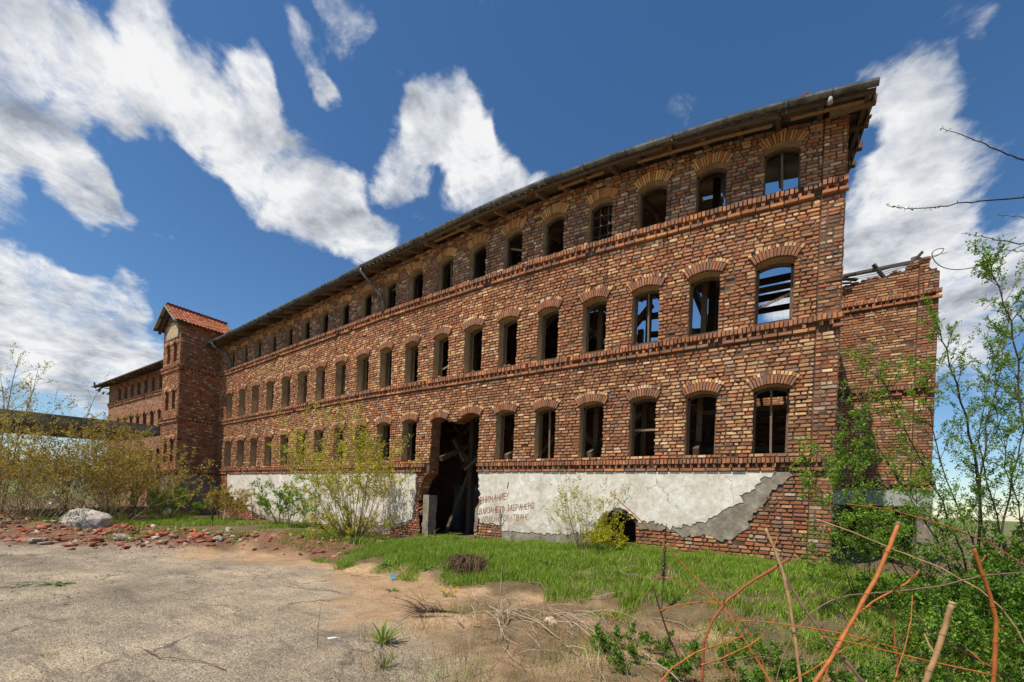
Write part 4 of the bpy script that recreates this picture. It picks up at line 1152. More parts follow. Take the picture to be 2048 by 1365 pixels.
for zt in (TS3, TS2, TSB):
    for T, a, b in ((T_tf, TX0, TX1 + .08), (T_ts, TY0, TY1 - .55)):
        r, d_, s_ = band_shapes(T, a, b, zt); o = mass('string_course', r + d_ + s_, M['brick'], tower)
for o in tops:
    mb = MB(); reveal(mb, T_tf, o, .0, -.3); rv = mb.build('window_reveal', M['brick_in'], tower)
    mb = MB(); mb.add([T_tf(o.ua, -.3, o.zs), T_tf(o.ub, -.3, o.zs), T_tf(o.ub, -.3, o.zc), T_tf(o.ua, -.3, o.zc)], [(0, 1, 2, 3)]); mb.build('window_backing', tint_mat('dark_backing', 10, .6, 1.2, .9, 0, attr=False, base=lin(58, 48, 42)), rv)  # plain dark brown sheet across the back of each opening
    mass('window_arch', voussoirs(T_tf, o, -.01, .05, o.hood, 9, True), M['brick'], tower)
pa = [(-26.58, 8.84), (-25.06, 8.84), (-25.06, 9.40), (-25.25, 9.55), (-26.39, 9.55), (-26.58, 9.40)]
slab_poly(pa, T_tf, -.004, .03, 'blind_panel', M['jamb'], tower)
for (a, b) in zip(pa, pa[1:] + pa[:1]):
    mb = MB(); mb.bar(T_tf(a[0], .03, a[1]), T_tf(b[0], .03, b[1]), .05, .05, (0, 1, 0)); mb.build('panel_moulding', M['concrete'], tower)
mb = MB(); mb.box((TX0 - .03, TY0 - .035, .1), (TX1 + .03, TY1 - .56, TSB - .25)); mb.build('plinth', M['concrete'], tower)
# tower roof: boards, barge boards, single tiles on the slope in view
ux = (TX0 + TX1) / 2; OV = .27; FO = .30
sl = (TRG - TEV) / (TX1 - ux)
def trz(x): return TRG - abs(x - ux) * sl
mb = MB()
for sgn in (-1, 1):
    x1 = ux + sgn * (TX1 - ux + OV)
    mb.add([(ux, TY0 - FO, TRG), (x1, TY0 - FO, trz(x1)), (x1, TY1 + .1, trz(x1)), (ux, TY1 + .1, TRG), (ux, TY0 - FO, TRG + .03), (x1, TY0 - FO, trz(x1) + .03), (x1, TY1 + .1, trz(x1) + .03), (ux, TY1 + .1, TRG + .03)],
           [(0, 1, 2, 3), (4, 5, 6, 7), (0, 1, 5, 4), (1, 2, 6, 5), (2, 3, 7, 6)], lin(96, 80, 66))
troof = mb.build('roof', M['timber'], tower)
tm = MB(); tl, tw_, th = .21, .155, .035
tm.add([(0, 0, 0), (tw_ * .3, 0, th), (tw_ * .65, 0, th), (tw_, 0, .005), (0, tl, 0), (tw_ * .3, tl, th), (tw_ * .65, tl, th), (tw_, tl, .005), (0, 0, -.02), (tw_ * .3, 0, th - .02), (tw_ * .65, 0, th - .02), (tw_, 0, -.015)],
       [(0, 1, 5, 4), (1, 2, 6, 5), (2, 3, 7, 6), (8, 9, 1, 0), (9, 10, 2, 1), (10, 11, 3, 2)])
slope_len = math.hypot(TX1 - ux + OV, (TX1 - ux + OV) * sl); nr = int(slope_len / .17); nc = int((TY1 + .1 - TY0 + FO) / tw_)
ang = math.atan(sl); tvar = []
for q in range(8):
    me = tm.mesh('roof_tile'); c = tuple(x * random.uniform(.75, 1.15) for x in random.choice([lin(176, 106, 74), lin(160, 94, 68), lin(186, 122, 88), lin(138, 86, 64)]))
    a = me.attributes.new('col', 'FLOAT_COLOR', 'FACE'); a.data.foreach_set('color', np.tile(np.array([*c, 1], np.float32), len(me.polygons))); me.materials.append(M['tile']); tvar.append(me)
cnt = 0; restt = []
for sgn in (1, -1):
    for r in range(nr + 1):
        for k in range(nc):
            s = slope_len - .17 * r - .01
            if s < .02: continue
            x = ux + sgn * s * math.cos(ang); z = TRG + .036 + r * .0 - s * math.sin(ang) + .012
            # local tile: x across (roof's Y), y up the slope
            up = Vector((-sgn * math.cos(ang), 0, math.sin(ang))); ac = Vector((0, 1 if sgn > 0 else -1, 0)); nm = ac.cross(up)
            if nm.z < 0: nm = -nm
            yy = TY0 - FO + k * tw_ if sgn > 0 else TY0 - FO + (k + 1) * tw_
            Mx = Matrix((ac, up, nm)).transposed().to_4x4(); Mx.translation = Vector((x, yy, z + random.uniform(0, .008))) + nm * .01
            rot = Matrix.Rotation(random.uniform(-.02, .02) + .09, 4, 'X'); Mx = Mx @ rot.inverted()
            if sgn > 0 and cnt < 300:
                o = bpy.data.objects.new('roof_tile', random.choice(tvar)); COL.objects.link(o); o.parent = troof; o.matrix_world = Mx; cnt += 1
                o.matrix_basis = Mx
            else: restt.append(Mx)
mb = MB()
for Mx in restt:
    mb.add([tuple(Mx @ Vector(v)) for v in tm.v], tm.f, tuple(x * random.uniform(.8, 1.1) for x in lin(170, 86, 60)))
if restt: tag(mb.build('tile_covering', M['tile'], troof), kind='stuff')
mb = MB()
for k in range(int((TY1 + .1 - TY0 + FO) / .3)):
    y0 = TY0 - FO + k * .3; mb.tube([(ux, y0, TRG + .045), (ux, y0 + .31, TRG + .055)], [.085, .075], 8, col=tuple(x * random.uniform(.7, 1) for x in lin(150, 78, 56)))
mb.build('ridge_tiles', M['tile'], troof)
for sgn in (-1, 1):
    x1 = ux + sgn * (TX1 - ux + OV)
    mb = MB(); mb.bar((ux, TY0 - FO - .02, TRG - .04), (x1, TY0 - FO - .02, trz(x1) - .04), .025, .13, (0, 1, 0), col=lin(150, 138, 120)); mb.build('barge_board', M['timber'], tower)
    mb = MB(); mb.bar((ux, TY0 - .12, TRG - .12), (x1, TY0 - .12, trz(x1) - .12), .09, .1, (0, 1, 0), col=lin(92, 78, 64)); mb.build('rafter', M['timber'], tower)
    for xx in (ux + sgn * .55, ux + sgn * 1.2):
        mb = MB(); mb.bar((xx, TY0 - FO - .06, trz(xx) - .07), (xx, TY0 + .3, trz(xx) - .07), .09, .09, col=lin(84, 70, 58)); mb.build('purlin', M['timber'], tower)

# ------------------------------------------------------------------ far wing beyond the tower
wing = empty('far_wing', (-35, 0, .4))
tag(wing, 'distant brick wing beyond the tower with a row of small top windows', 'building')
def T_w(u, d, z): return (u, -d + .02, float(warp(u, z)))
WX0, WX1 = -42.9, TX0 + .02
wops = []
for k in range(12):
    xc = -27.75 - PITCH * k
    a, b, c = Arch(xc, .3, 2.80, 4.15, .13), Arch(xc, .3, 5.44, 6.74, .13), Arch(xc, .3, 8.10, 9.05, .12)
    for q in (a, b, c): q.hood = (q.R, q.R + .27, 1.0)
    if not (2 <= k): wops += [a, b, c]
    elif k < 11: wops += [a, b, c]
mb = MB(); sheet(mb, T_w, WX0, WX1, .1, 9.42, wops, 0, (Z2, Z3)); 
mb.add([(WX0, .02, .1), (WX0, DEPTH, .1), (WX0, DEPTH, 8.6), (WX0, RIDGE_Y, 9.7), (WX0, .02, 8.6)], [(4, 3, 2, 1, 0)])
mb.add([(WX0, DEPTH, .1), (WX1, DEPTH, .1), (WX1, DEPTH, 8.6), (WX0, DEPTH, 8.6)], [(3, 2, 1, 0)])
mb.build('wing_wall', M['brick_far'], wing)
for zt in (Z3, Z2, ZB):
    r, d_, s_ = band_shapes(T_w, WX0, WX1, zt); mass('string_course', r + d_ + s_, M['brick'], wing)
for o in wops:
    mb = MB(); reveal(mb, T_w, o, 0, -.4); rv = mb.build('window_reveal', M['brick_in'], wing)
    mass('window_arch', voussoirs(T_w, o, -.01, .05, o.hood, 9, False), M['brick'], wing)
mb = MB(); mb.box((WX0 + .1, .5, .2), (WX1 - .1, DEPTH - .1, 2.6)); mb.build('inner_floor', M['soil'], wing)
mb = MB()
for a, b in zip(np.linspace(WX0 - 1.0, WX1, 12)[:-1], np.linspace(WX0 - 1.0, WX1, 12)[1:]):
    for y0, y1 in ((-.75, RIDGE_Y), (RIDGE_Y, DEPTH + .7)):
        P = [(a, y0, roofz(a, y0)), (b, y0, roofz(b, y0)), (b, y1, roofz(b, y1)), (a, y1, roofz(a, y1))]
        mb.add(P + [(x, y, z + .07) for x, y, z in P], [(0, 1, 2, 3), (4, 5, 6, 7), (0, 1, 5, 4), (1, 2, 6, 5), (2, 3, 7, 6), (3, 0, 4, 7)], lin(92, 78, 66))
mb.build('roof', M['timber'], wing)
for k in range(24):
    u = WX1 - .3 - .68 * k
    mb = MB(); mb.bar((u, -.7, roofz(u, -.7) - .06), (u, .6, roofz(u, .6) - .06), .09, .12, col=wood()); mb.build('rafter', M['timber'], wing)
for k in range(9):
    a = Vector((WX0 - random.uniform(.3, 1.2), random.uniform(-.7, .5), roofz(WX0, 0) - random.uniform(.1, .7))); b = a + Vector((random.uniform(.5, 1.1), random.uniform(-.2, .3), random.uniform(-.1, .4)))
    mb = MB(); mb.bar(a, b, .1, .04, col=lin(136, 112, 86)); mb.build('broken_plank', M['timber'], wing)

# ------------------------------------------------------------------ concrete walkway on the left
walk = empty('concrete_walkway', (-28.3, -6, .2))
tag(walk, 'weathered concrete walkway slab running from the tower out of frame', 'walkway')
mb = MB()
ys = np.linspace(-1.2, -15, 24)
for a, b in zip(ys[:-1], ys[1:]):
    za, zb_ = 4.70 + (a + 1.7) * .036, 4.70 + (b + 1.7) * .036
    for x0, x1, h0, h1 in ((-27.42, -27.2, -.44, 0), (-34.8, -27.42, -.36, -.16), (-35.0, -34.8, -.44, 0)):
        P = [(x0, a, za + h0), (x1, a, za + h0), (x1, b, zb_ + h0), (x0, b, zb_ + h0)]; Q = [(x0, a, za + h1), (x1, a, za + h1), (x1, b, zb_ + h1), (x0, b, zb_ + h1)]
        mb.add(P + Q, [(0, 1, 2, 3), (7, 6, 5, 4), (0, 4, 5, 1), (1, 5, 6, 2), (2, 6, 7, 3), (3, 7, 4, 0)])
mb.build('slab', M['concrete'], walk)
for yv in (-9.8, -14.4):
    mb = MB(); mb.box((-34.7, yv - .16, 3.75), (-27.5, yv + .16, 4.05)); mb.build('cross_beam', M['concrete'], walk)
    for x in (-34.2, -31.2, -27.9):
        mb = MB(); mb.box((x - .16, yv - .14, .0), (x + .16, yv + .14, 3.76)); mb.build('column', M['concrete'], walk)

# ------------------------------------------------------------------ set-back wing at the right
rw = empty('set_back_wing', (1.6, DEPTH, .3))
tag(rw, 'roofless set back brick wing with ragged wall top behind the near corner', 'building')
RX1 = 2.88
TOPW = lambda u: float(np.interp(u, [.1, .5, .85, 1.05, 1.3, 1.6, 1.9, 2.1, 2.25, 2.36, 2.45, 2.62, 2.7, 2.9], [8.42, 8.5, 8.62, 8.55, 8.66, 8.6, 8.7, 8.66, 8.78, 8.95, 8.98, 8.80, 8.62, 8.5]))
def T_rw(u, d, z): return (u, DEPTH - d, z)
hole = Poly([1.0, 2.62], [.0, .0], [1.92, 1.92])
put = [Poly([x, x + .11], [z, z], [z + .08, z + .08]) for x, z in ((1.25, 6.8), (1.55, 6.2), (2.0, 6.9), (2.05, 5.6), (1.45, 5.5), (2.3, 6.5), (1.7, 4.6), (2.2, 4.4), (1.35, 4.1), (2.15, 3.4))]
mb = MB()
for a, b in zip(np.linspace(XR - .02, RX1, 30)[:-1], np.linspace(XR - .02, RX1, 30)[1:]):
    sheet(mb, T_rw, a, b, 0.0, TOPW, [o for o in [hole] if a < o.ub and b > o.ua], 0, (ZB, Z2))
    mb.add([T_rw(a, 0, TOPW(a)), T_rw(b, 0, TOPW(b)), T_rw(b, -.42, TOPW(b)), T_rw(a, -.42, TOPW(a))], [(0, 1, 2, 3)])
    sheet(mb, T_rw, a, b, 0.0, TOPW, [o for o in [hole] if a < o.ub and b > o.ua], -.42, (ZB, Z2), flip=True)
mb.add([(RX1, DEPTH, 0), (RX1, DEPTH + .42, 0), (RX1, DEPTH + .42, 8.5), (RX1, DEPTH, 8.5)], [(0, 1, 2, 3)])
mb.add([(RX1 - .01, DEPTH + .4, 0), (RX1 - .01, DEPTH + 5, 0), (RX1 - .01, DEPTH + 5, 7.6), (RX1 - .01, DEPTH + .4, 8.4)], [(0, 1, 2, 3)])
mb.add([(1.0, DEPTH, 0), (1.0, DEPTH + .42, 0), (1.0, DEPTH + .42, 1.92), (1.0, DEPTH, 1.92)], [(0, 1, 2, 3)])
rwall = mb.build('wing_wall', M['mortar'], rw)
mb = MB(); mb.box((XR, DEPTH + 4.4, 0), (RX1, DEPTH + 4.6, 6.5)); mb.box((XR, DEPTH + .44, 2.2), (RX1 - .05, DEPTH + 4.4, 2.4)); mb.build('inner_wall', M['brick_in'], rw)
wb_ = [(s - .268, s) for s in (ZB - .05, Z2, Z3 - .03)]
RP = 2.46
b1 = lay_bricks(T_rw, XR, RP, 2.6, 9.2, put, lambda u, z: 'mid', (.004, .022), None, None, .012, wb_, (.235, .265), TOPW)
T_rp = lambda u, d, z: T_rw(u, d + .035, z)
b2 = lay_bricks(T_rp, RP, RX1, 2.6, 9.2, [], lambda u, z: 'base', (.004, .02), None, None, .02, wb_, (.2, .26), TOPW)
mb = MB(); mb.box((RP, DEPTH - .037, 2.5), (RX1, DEPTH - .001, 8.5)); mb.build('corner_pilaster', M['mortar'], rw)
nb_, rb_ = nearest_split(b1 + b2, 240); singles('brick', nb_, M['brick'], rwall); mass('brickwork', rb_, M['brick'], rw)
for zt in (ZB - .05, Z2, Z3 - .03):
    r, d_, s_ = band_shapes(T_rw, XR, RP, zt); r2, d2, s2 = band_shapes(T_rp, RP, RX1 + .07, zt); mass('string_course', r + d_ + s_ + r2 + d2 + s2, M['brick'], rw)
mb = MB(); mb.box((.5, DEPTH - .06, 1.93), (RX1 + .05, DEPTH + .3, ZB - .33)); mb.build('concrete_lintel', M['pale_concrete'], rw)
mb = MB(); mb.box((2.63, DEPTH - .04, 0), (RX1 + .03, DEPTH + .38, 1.925)); mb.build('pier', M['render'], rw)
for i in range(26):     # loose bricks on the ragged top
    u = random.uniform(.9, 2.8); z = TOPW(u) + .005; w = random.uniform(.1, .22)
    Vv, Ff, cc = brick_shape(T_rw, u, u + w, z, z + .062, -.3, random.uniform(-.12, .015), .016, brick_color(u, z, 'base'), True)
    c0 = np.array(Vv).mean(0); m3 = MB(); m3.add(np.array(Vv) - c0, Ff, cc); o = link('top_brick', m3.mesh('top_brick'), M['brick'], rw, tuple(c0)); o.rotation_euler = (0, random.uniform(-.15, .15), random.uniform(-.3, .3))
for a, b, w, h in (((.2, DEPTH - .1, 8.85), (2.45, DEPTH + .25, 9.02), .09, .08), ((1.45, DEPTH - .05, 9.05), (1.72, DEPTH + .1, 8.66), .10, .05), ((2.30, DEPTH, 8.72), (2.38, DEPTH + .2, 9.12), .12, .06), ((2.2, DEPTH + .1, 8.78), (2.52, DEPTH, 9.14), .09, .05),
                   ((.3, DEPTH - .2, 8.72), (1.05, DEPTH - .1, 8.86), .14, .04), ((.45, DEPTH - .25, 8.80), (1.1, DEPTH, 8.70), .12, .04), ((.2, DEPTH - .2, 8.66), (.95, DEPTH - .12, 8.60), .1, .03)):
    mb = MB(); mb.bar(a, b, w, h, col=lin(96, 88, 78)); mb.build('broken_timber', M['timber'], rw)
for q in range(4):
    mb = MB(); z = 8.72 + .04 * q; mb.tube([(.6, DEPTH - .1, z), (1.6, DEPTH - .05, z - .05 + .03 * q), (2.4 + .2 * q, DEPTH - .08, z + .10)], .008, 5, col=lin(120, 116, 110)); mb.build('loose_wire', M['iron'], rw)
CANES = [
    ([(0.199, -6.494, 1.187), (0.175, -6.489, 1.043), (0.144, -6.49, 0.883), (0.098, -6.499, 0.7)], 0.0179, 0.0197, 'thick tan cane with a pale sawn end, stoutest at the lower right'),
    ([(0.399, -6.009, 1.483), (0.448, -5.977, 1.336), (0.495, -5.947, 1.198), (0.537, -5.92, 1.028), (0.539, -5.919, 0.841), (0.536, -5.921, 0.607)], 0.0125, 0.0187, 'tall orange cane bent halfway, rightmost of the cut canes'),
    ([(0.081, -5.857, 1.606), (0.025, -5.94, 1.45), (-0.048, -6.035, 1.247), (-0.168, -6.159, 0.987), (-0.302, -6.293, 0.695), (-0.409, -6.409, 0.519)], 0.0191, 0.0146, 'straight orange cane with a grey cut tip leaning over the dark opening'),
    ([(-0.712, -5.891, 1.517), (-0.632, -5.887, 1.327), (-0.581, -5.902, 1.179), (-0.528, -5.915, 0.94), (-0.481, -5.932, 0.65), (-0.441, -5.954, 0.349)], 0.0158, 0.0149, 'brown forked cane standing before the exposed brick corner'),
    ([(-0.58, -5.83, 1.17), (-0.463, -5.838, 0.956), (-0.333, -5.837, 0.77), (-0.177, -5.82, 0.577), (-0.045, -5.818, 0.41)], 0.0118, 0.0198, 'grey brown cane slanting down to the right from the fork'),
    ([(-0.547, -5.785, 1.276), (-0.651, -5.871, 1.194), (-0.795, -5.983, 1.084), (-0.937, -6.094, 0.943), (-1.027, -6.172, 0.788), (-1.074, -6.222, 0.616), (-1.074, -6.242, 0.391)], 0.0158, 0.0096, 'arched brown cane with a cut tip crossing the forked cane'),
    ([(-1.854, -6.268, 1.752), (-1.623, -6.221, 1.549), (-1.383, -6.169, 1.315), (-1.136, -6.112, 1.054), (-0.986, -6.117, 0.912), (-0.841, -6.126, 0.718), (-0.702, -6.139, 0.509), (-0.609, -6.181, 0.372)], 0.0052, 0.0115, 'long thin yellow orange cane rising left across the plaster'),
    ([(-1.515, -6.05, 0.962), (-1.468, -6.067, 0.83), (-1.407, -6.075, 0.673), (-1.332, -6.075, 0.5), (-1.236, -6.061, 0.291), (-1.201, -6.086, 0.186)], 0.0086, 0.009, 'dark dry stalk below the seed head in front of the bank'),
    ([(-1.472, -6.141, 1.074), (-1.294, -6.067, 1.025), (-1.112, -5.989, 0.945), (-0.984, -5.947, 0.877)], 0.0042, 0.0073, 'thin orange shoot fanning left from the cane crossing'),
    ([(-1.441, -6.121, 0.774), (-1.342, -6.087, 0.826), (-1.199, -6.025, 0.868), (-1.057, -5.963, 0.88), (-0.974, -5.94, 0.861)], 0.0063, 0.0061, 'thin arching orange shoot ending on the dark stalk'),
    ([(-0.903, -6.013, 0.776), (-0.684, -5.992, 0.801), (-0.462, -5.968, 0.801), (-0.194, -5.914, 0.788), (0.117, -5.834, 0.728)], 0.0051, 0.0069, 'thin orange shoot running level towards the right'),
    ([(-1.31, -6.75, 0.381), (-1.217, -6.631, 0.516), (-1.095, -6.493, 0.611), (-0.952, -6.342, 0.663), (-0.81, -6.191, 0.714)], 0.009, 0.0067, 'orange cane lying low across the bottom edge'),
    ([(-0.362, -6.26, 0.825), (-0.152, -6.244, 0.813), (0.174, -6.153, 0.761), (0.512, -6.055, 0.717)], 0.0047, 0.006, 'slim orange shoot crossing low behind the stout tan cane'),
    ([(1.163, -4.567, 1.249), (0.771, -4.819, 1.19), (0.5, -4.993, 1.095), (0.227, -5.168, 1.041), (-0.114, -5.388, 0.992), (-0.249, -5.474, 0.937)], 0.0081, 0.0065, 'long grey brown twig stretched level over the green bramble'),
    ([(0.238, -5.637, 1.262), (0.171, -5.68, 1.176), (0.083, -5.737, 1.111), (-0.036, -5.813, 1.029)], 0.0093, 0.0079, 'short orange cane piece with a cut end beside the tall leaning cane'),
    ([(0.039, -5.765, 1.055), (0.079, -5.739, 0.956), (0.102, -5.724, 0.813)], 0.0057, 0.0057, 'short curved orange twig hanging from the cut cane piece'),
    ([(0.177, -5.795, 1.106), (0.156, -5.888, 0.956), (0.106, -5.999, 0.765), (0.034, -6.124, 0.538)], 0.0042, 0.0065, 'upright thin orange shoot left of the stout tan cane'),
    ([(-0.299, -5.863, 1.036), (-0.002, -5.87, 0.968), (0.275, -5.89, 0.873), (0.57, -5.899, 0.703)], 0.0045, 0.0056, 'dark brown twig slanting down right behind the tall canes'),
    ([(-0.318, -4.568, 1.587), (-0.039, -4.567, 1.487), (0.299, -4.528, 1.332), (0.609, -4.507, 1.204), (0.856, -4.526, 1.042)], 0.008, 0.0086, 'pale bramble runner sloping across the wing opening'),
    ([(-0.095, -4.662, 1.745), (0.235, -4.628, 1.712), (0.579, -4.586, 1.595), (0.894, -4.562, 1.457), (1.164, -4.566, 1.217)], 0.0077, 0.0081, 'reddish bramble runner over the concrete lintel, sloping right'),
    ([(-1.062, -6.472, 0.523), (-0.946, -6.358, 0.56), (-0.768, -6.204, 0.66), (-0.679, -6.107, 0.735)], 0.0079, 0.0056, 'orange shoot forked low left of the forked cane'),
    ([(-0.83, -6.323, 0.362), (-0.912, -6.287, 0.503), (-0.949, -6.221, 0.681), (-0.916, -6.111, 0.892), (-0.862, -5.987, 1.055)], 0.0054, 0.0047, 'thin reddish stem rising through the cane crossing'),
    ([(-0.578, -6.517, 0.511), (-0.359, -6.298, 0.643), (-0.186, -6.107, 0.763), (-0.004, -5.911, 0.837)], 0.0052, 0.0045, 'thin orange shoot behind the grey brown slanting cane'),
]
SHRUB_STEMS = [
    ([(1.851, -1.035, 0.278), (1.813, -1.138, 0.932), (1.723, -1.275, 1.922), (1.632, -1.413, 2.611), (1.438, -1.617, 3.279), (1.208, -1.844, 3.929), (1.055, -2.022, 4.299)], 0.035),
    ([(1.9, -1.003, 0.244), (1.875, -1.067, 1.217), (1.75, -1.195, 2.279), (1.846, -1.181, 3.338), (1.952, -1.16, 4.032), (1.984, -1.187, 4.609)], 0.028),
    ([(1.79, -1.074, 0.275), (1.548, -1.42, 1.213), (1.208, -1.828, 1.892), (0.856, -2.244, 2.532), (0.533, -2.642, 3.136), (0.316, -2.972, 3.519)], 0.022),
    ([(1.941, -0.977, 0.282), (2.0, -1.088, 1.372), (2.058, -1.199, 2.28), (2.107, -1.316, 2.945), (2.148, -1.438, 3.515)], 0.025),
    ([(1.691, -1.257, 0.295), (1.289, -1.782, 1.147), (0.891, -2.305, 1.772), (0.521, -2.81, 2.285), (0.189, -3.291, 2.855)], 0.018),
    ([(2.018, -2.116, 0.534), (1.865, -2.309, 1.903), (1.688, -2.518, 3.053), (1.569, -2.69, 3.71), (1.347, -2.927, 4.256), (1.214, -3.108, 4.427)], 0.022),
    ([(1.315, -1.973, 0.31), (0.977, -2.381, 0.719), (0.524, -2.862, 1.131), (0.098, -3.326, 1.489), (-0.208, -3.713, 1.889), (-0.375, -4.01, 2.211)], 0.014),
    ([(1.26, -2.009, 0.307), (0.71, -2.511, 0.893), (0.319, -2.911, 1.397), (0.044, -3.236, 1.974), (-0.129, -3.496, 2.438)], 0.013),
    ([(1.407, -1.796, 0.288), (0.963, -2.2, 0.886), (0.533, -2.594, 1.463), (0.181, -2.94, 2.086), (0.123, -3.096, 2.263)], 0.012),
    ([(2.002, -1.175, 0.335), (1.71, -1.458, 1.095), (1.337, -1.793, 1.897), (1.086, -2.049, 2.683), (0.961, -2.225, 3.188), (0.899, -2.36, 3.52)], 0.018),
    ([(2.194, -1.29, 0.394), (1.909, -1.544, 1.324), (1.723, -1.735, 1.911), (1.535, -1.927, 2.68), (1.565, -1.979, 3.443), (1.648, -1.997, 3.872)], 0.018),
    ([(2.15, -1.794, 0.491), (1.994, -1.953, 1.237), (1.794, -2.141, 1.843), (1.646, -2.296, 2.501), (1.534, -2.427, 2.908)], 0.016),
    ([(1.444, -2.009, 0.31), (1.107, -2.404, 0.806), (0.79, -2.786, 1.122), (0.54, -3.125, 1.395), (0.267, -3.478, 1.564)], 0.012),
    ([(1.778, -1.913, 0.385), (1.457, -2.239, 0.831), (1.171, -2.541, 1.263), (0.948, -2.804, 1.621), (0.659, -3.108, 1.932)], 0.013),
]
BARE_BRANCHES = [
    ([(1.61, -4.042, 4.487), (1.025, -4.477, 4.719), (0.795, -4.685, 4.758), (0.598, -4.871, 4.8), (0.382, -5.069, 4.822)], 0.007),
    ([(1.607, -4.044, 4.565), (1.036, -4.47, 4.4), (0.704, -4.743, 4.317), (0.409, -4.992, 4.225), (0.224, -5.171, 4.155), (0.11, -5.303, 4.117), (0.012, -5.426, 4.1)], 0.007),
    ([(1.688, -3.873, 4.079), (1.097, -4.312, 4.072), (0.862, -4.523, 4.063), (0.715, -4.677, 4.061), (0.586, -4.819, 4.043)], 0.006),
    ([(1.493, -3.998, 4.336), (1.089, -4.318, 4.308), (0.873, -4.516, 4.275)], 0.004),
    ([(1.505, -3.991, 3.982), (1.152, -4.258, 4.01), (0.988, -4.402, 4.003), (0.835, -4.54, 3.988)], 0.005),
]
WIRE = [(3.421, 0.568, 6.267), (2.416, -0.127, 5.919), (2.125, -0.363, 5.687), (1.822, -0.607, 5.524), (1.554, -0.83, 5.426), (1.348, -1.011, 5.415), (1.219, -1.143, 5.466), (1.153, -1.235, 5.55), (1.176, -1.27, 5.599), (1.268, -1.261, 5.6), (1.215, -1.344, 5.491), (1.083, -1.479, 5.401), (0.939, -1.621, 5.347)]
WIRE2 = [(1.828, -2.238, 4.63), (1.559, -2.411, 4.378), (1.437, -2.489, 4.252), (1.355, -2.542, 4.158)]
# ------------------------------------------------------------------ plants
vr = np.random.default_rng(5)
def unit(v): v = np.asarray(v, float); return v / max(np.linalg.norm(v), 1e-9)
def grow(base, d, length, r, out, tips, level=0, maxlev=2, curve=.25, up=.25, nseg=6, kids=5, ratio=.5, ang=.7, kid_from=.3):
    """one stem with side shoots; out gets (points, radii), tips gets leaf places"""
    p = np.array(base, float); d = unit(d); pts = [p.copy()]; bend = vr.normal(0, curve, 3)
    for i in range(nseg):
        d = unit(d + bend / nseg + np.array([0, 0, up]) / nseg + vr.normal(0, .06, 3))
        p = p + d * length / nseg; pts.append(p.copy())
    rad = [r * (1 - .8 * i / nseg) for i in range(nseg + 1)]
    out.append((pts, rad))
    if level >= maxlev:
        for i in range(1, nseg + 1): tips.append((pts[i], d))
        return
    if level > 0:
        for i in range(max(1, nseg // 2), nseg + 1): tips.append((pts[i], d))
    for k in range(kids):
        t = kid_from + (1 - kid_from) * (k + vr.random()) / kids; f = t * nseg; i = min(int(f), nseg - 1); q = pts[i] + (pts[i + 1] - pts[i]) * (f - i)
        dd = unit(pts[i + 1] - pts[i]); s = unit(np.cross(dd, vr.normal(0, 1, 3))); a = ang * vr.uniform(.6, 1.3)
        grow(q, dd * math.cos(a) + s * math.sin(a), length * ratio * vr.uniform(.6, 1.2) * (1.1 - .5 * t), max(r * (1 - .8 * t) * .55, .0015), out, tips, level + 1, maxlev, curve, up * .6, max(3, nseg - 2), max(2, kids - 1), ratio, ang, .25)
def stems_mesh(name, segs, cols, m, parent, n=4):
    mb = MB()
    for pts, rad in segs:
        c = cols[vr.integers(len(cols))]; v = vr.uniform(.75, 1.2)
        mb.tube(pts, rad, n if rad[0] < .012 else 7, tuple(x * v for x in c), cap=True)
    return mb.build(name, m, parent, smooth=True)
def leaves_mesh(name, tips, per, size, cols, m, parent, jitter=.03, droop=0., ratio=.5, prob=1.0, flat=.0):
    P = np.array([t[0] for t in tips for _ in range(per)]); Dv = np.array([t[1] for t in tips for _ in range(per)])
    k = vr.random(len(P)) < prob; P, Dv = P[k], Dv[k]; n = len(P)
    if n == 0: return None
    P = P + vr.normal(0, jitter, P.shape)
    d = Dv * .5 + vr.normal(0, .75, P.shape) + np.array([0, 0, .25 - droop]); d /= np.linalg.norm(d, axis=1)[:, None]
    s = np.cross(d, vr.normal(0, 1, P.shape) * np.array([1, 1, 1 - flat]) + np.array([0, 0, .01])); s /= np.maximum(np.linalg.norm(s, axis=1), 1e-6)[:, None]
    L = size * vr.uniform(.55, 1.35, n)[:, None]; W = L * ratio * .5; nm = np.cross(s, d)
    V = np.stack([P, P + d * L * .5 + s * W + nm * L * .1, P + d * L, P + d * L * .5 - s * W + nm * L * .1], 1).reshape(-1, 3)
    F = np.arange(4 * n).reshape(n, 4)
    c = np.array(cols)[vr.integers(len(cols), size=n)] * vr.uniform(.7, 1.25, n)[:, None]
    return link(name, np_mesh(name, V, F, c), m, parent)
OLIVE = [lin(158, 146, 64), lin(176, 158, 74), lin(136, 128, 56), lin(184, 156, 86), lin(162, 132, 76)]
YELLOW = [lin(176, 174, 52), lin(192, 184, 60), lin(152, 156, 48), lin(186, 170, 76)]
GREEN = [lin(108, 146, 44), lin(126, 160, 54), lin(90, 126, 38), lin(144, 168, 70)]
DGREEN = [lin(78, 114, 38), lin(94, 128, 44), lin(64, 98, 34)]
BARK = [lin(164, 142, 108), lin(140, 120, 92), lin(182, 162, 128)]
DBARK = [lin(84, 70, 58), lin(104, 88, 70), lin(68, 56, 48)]

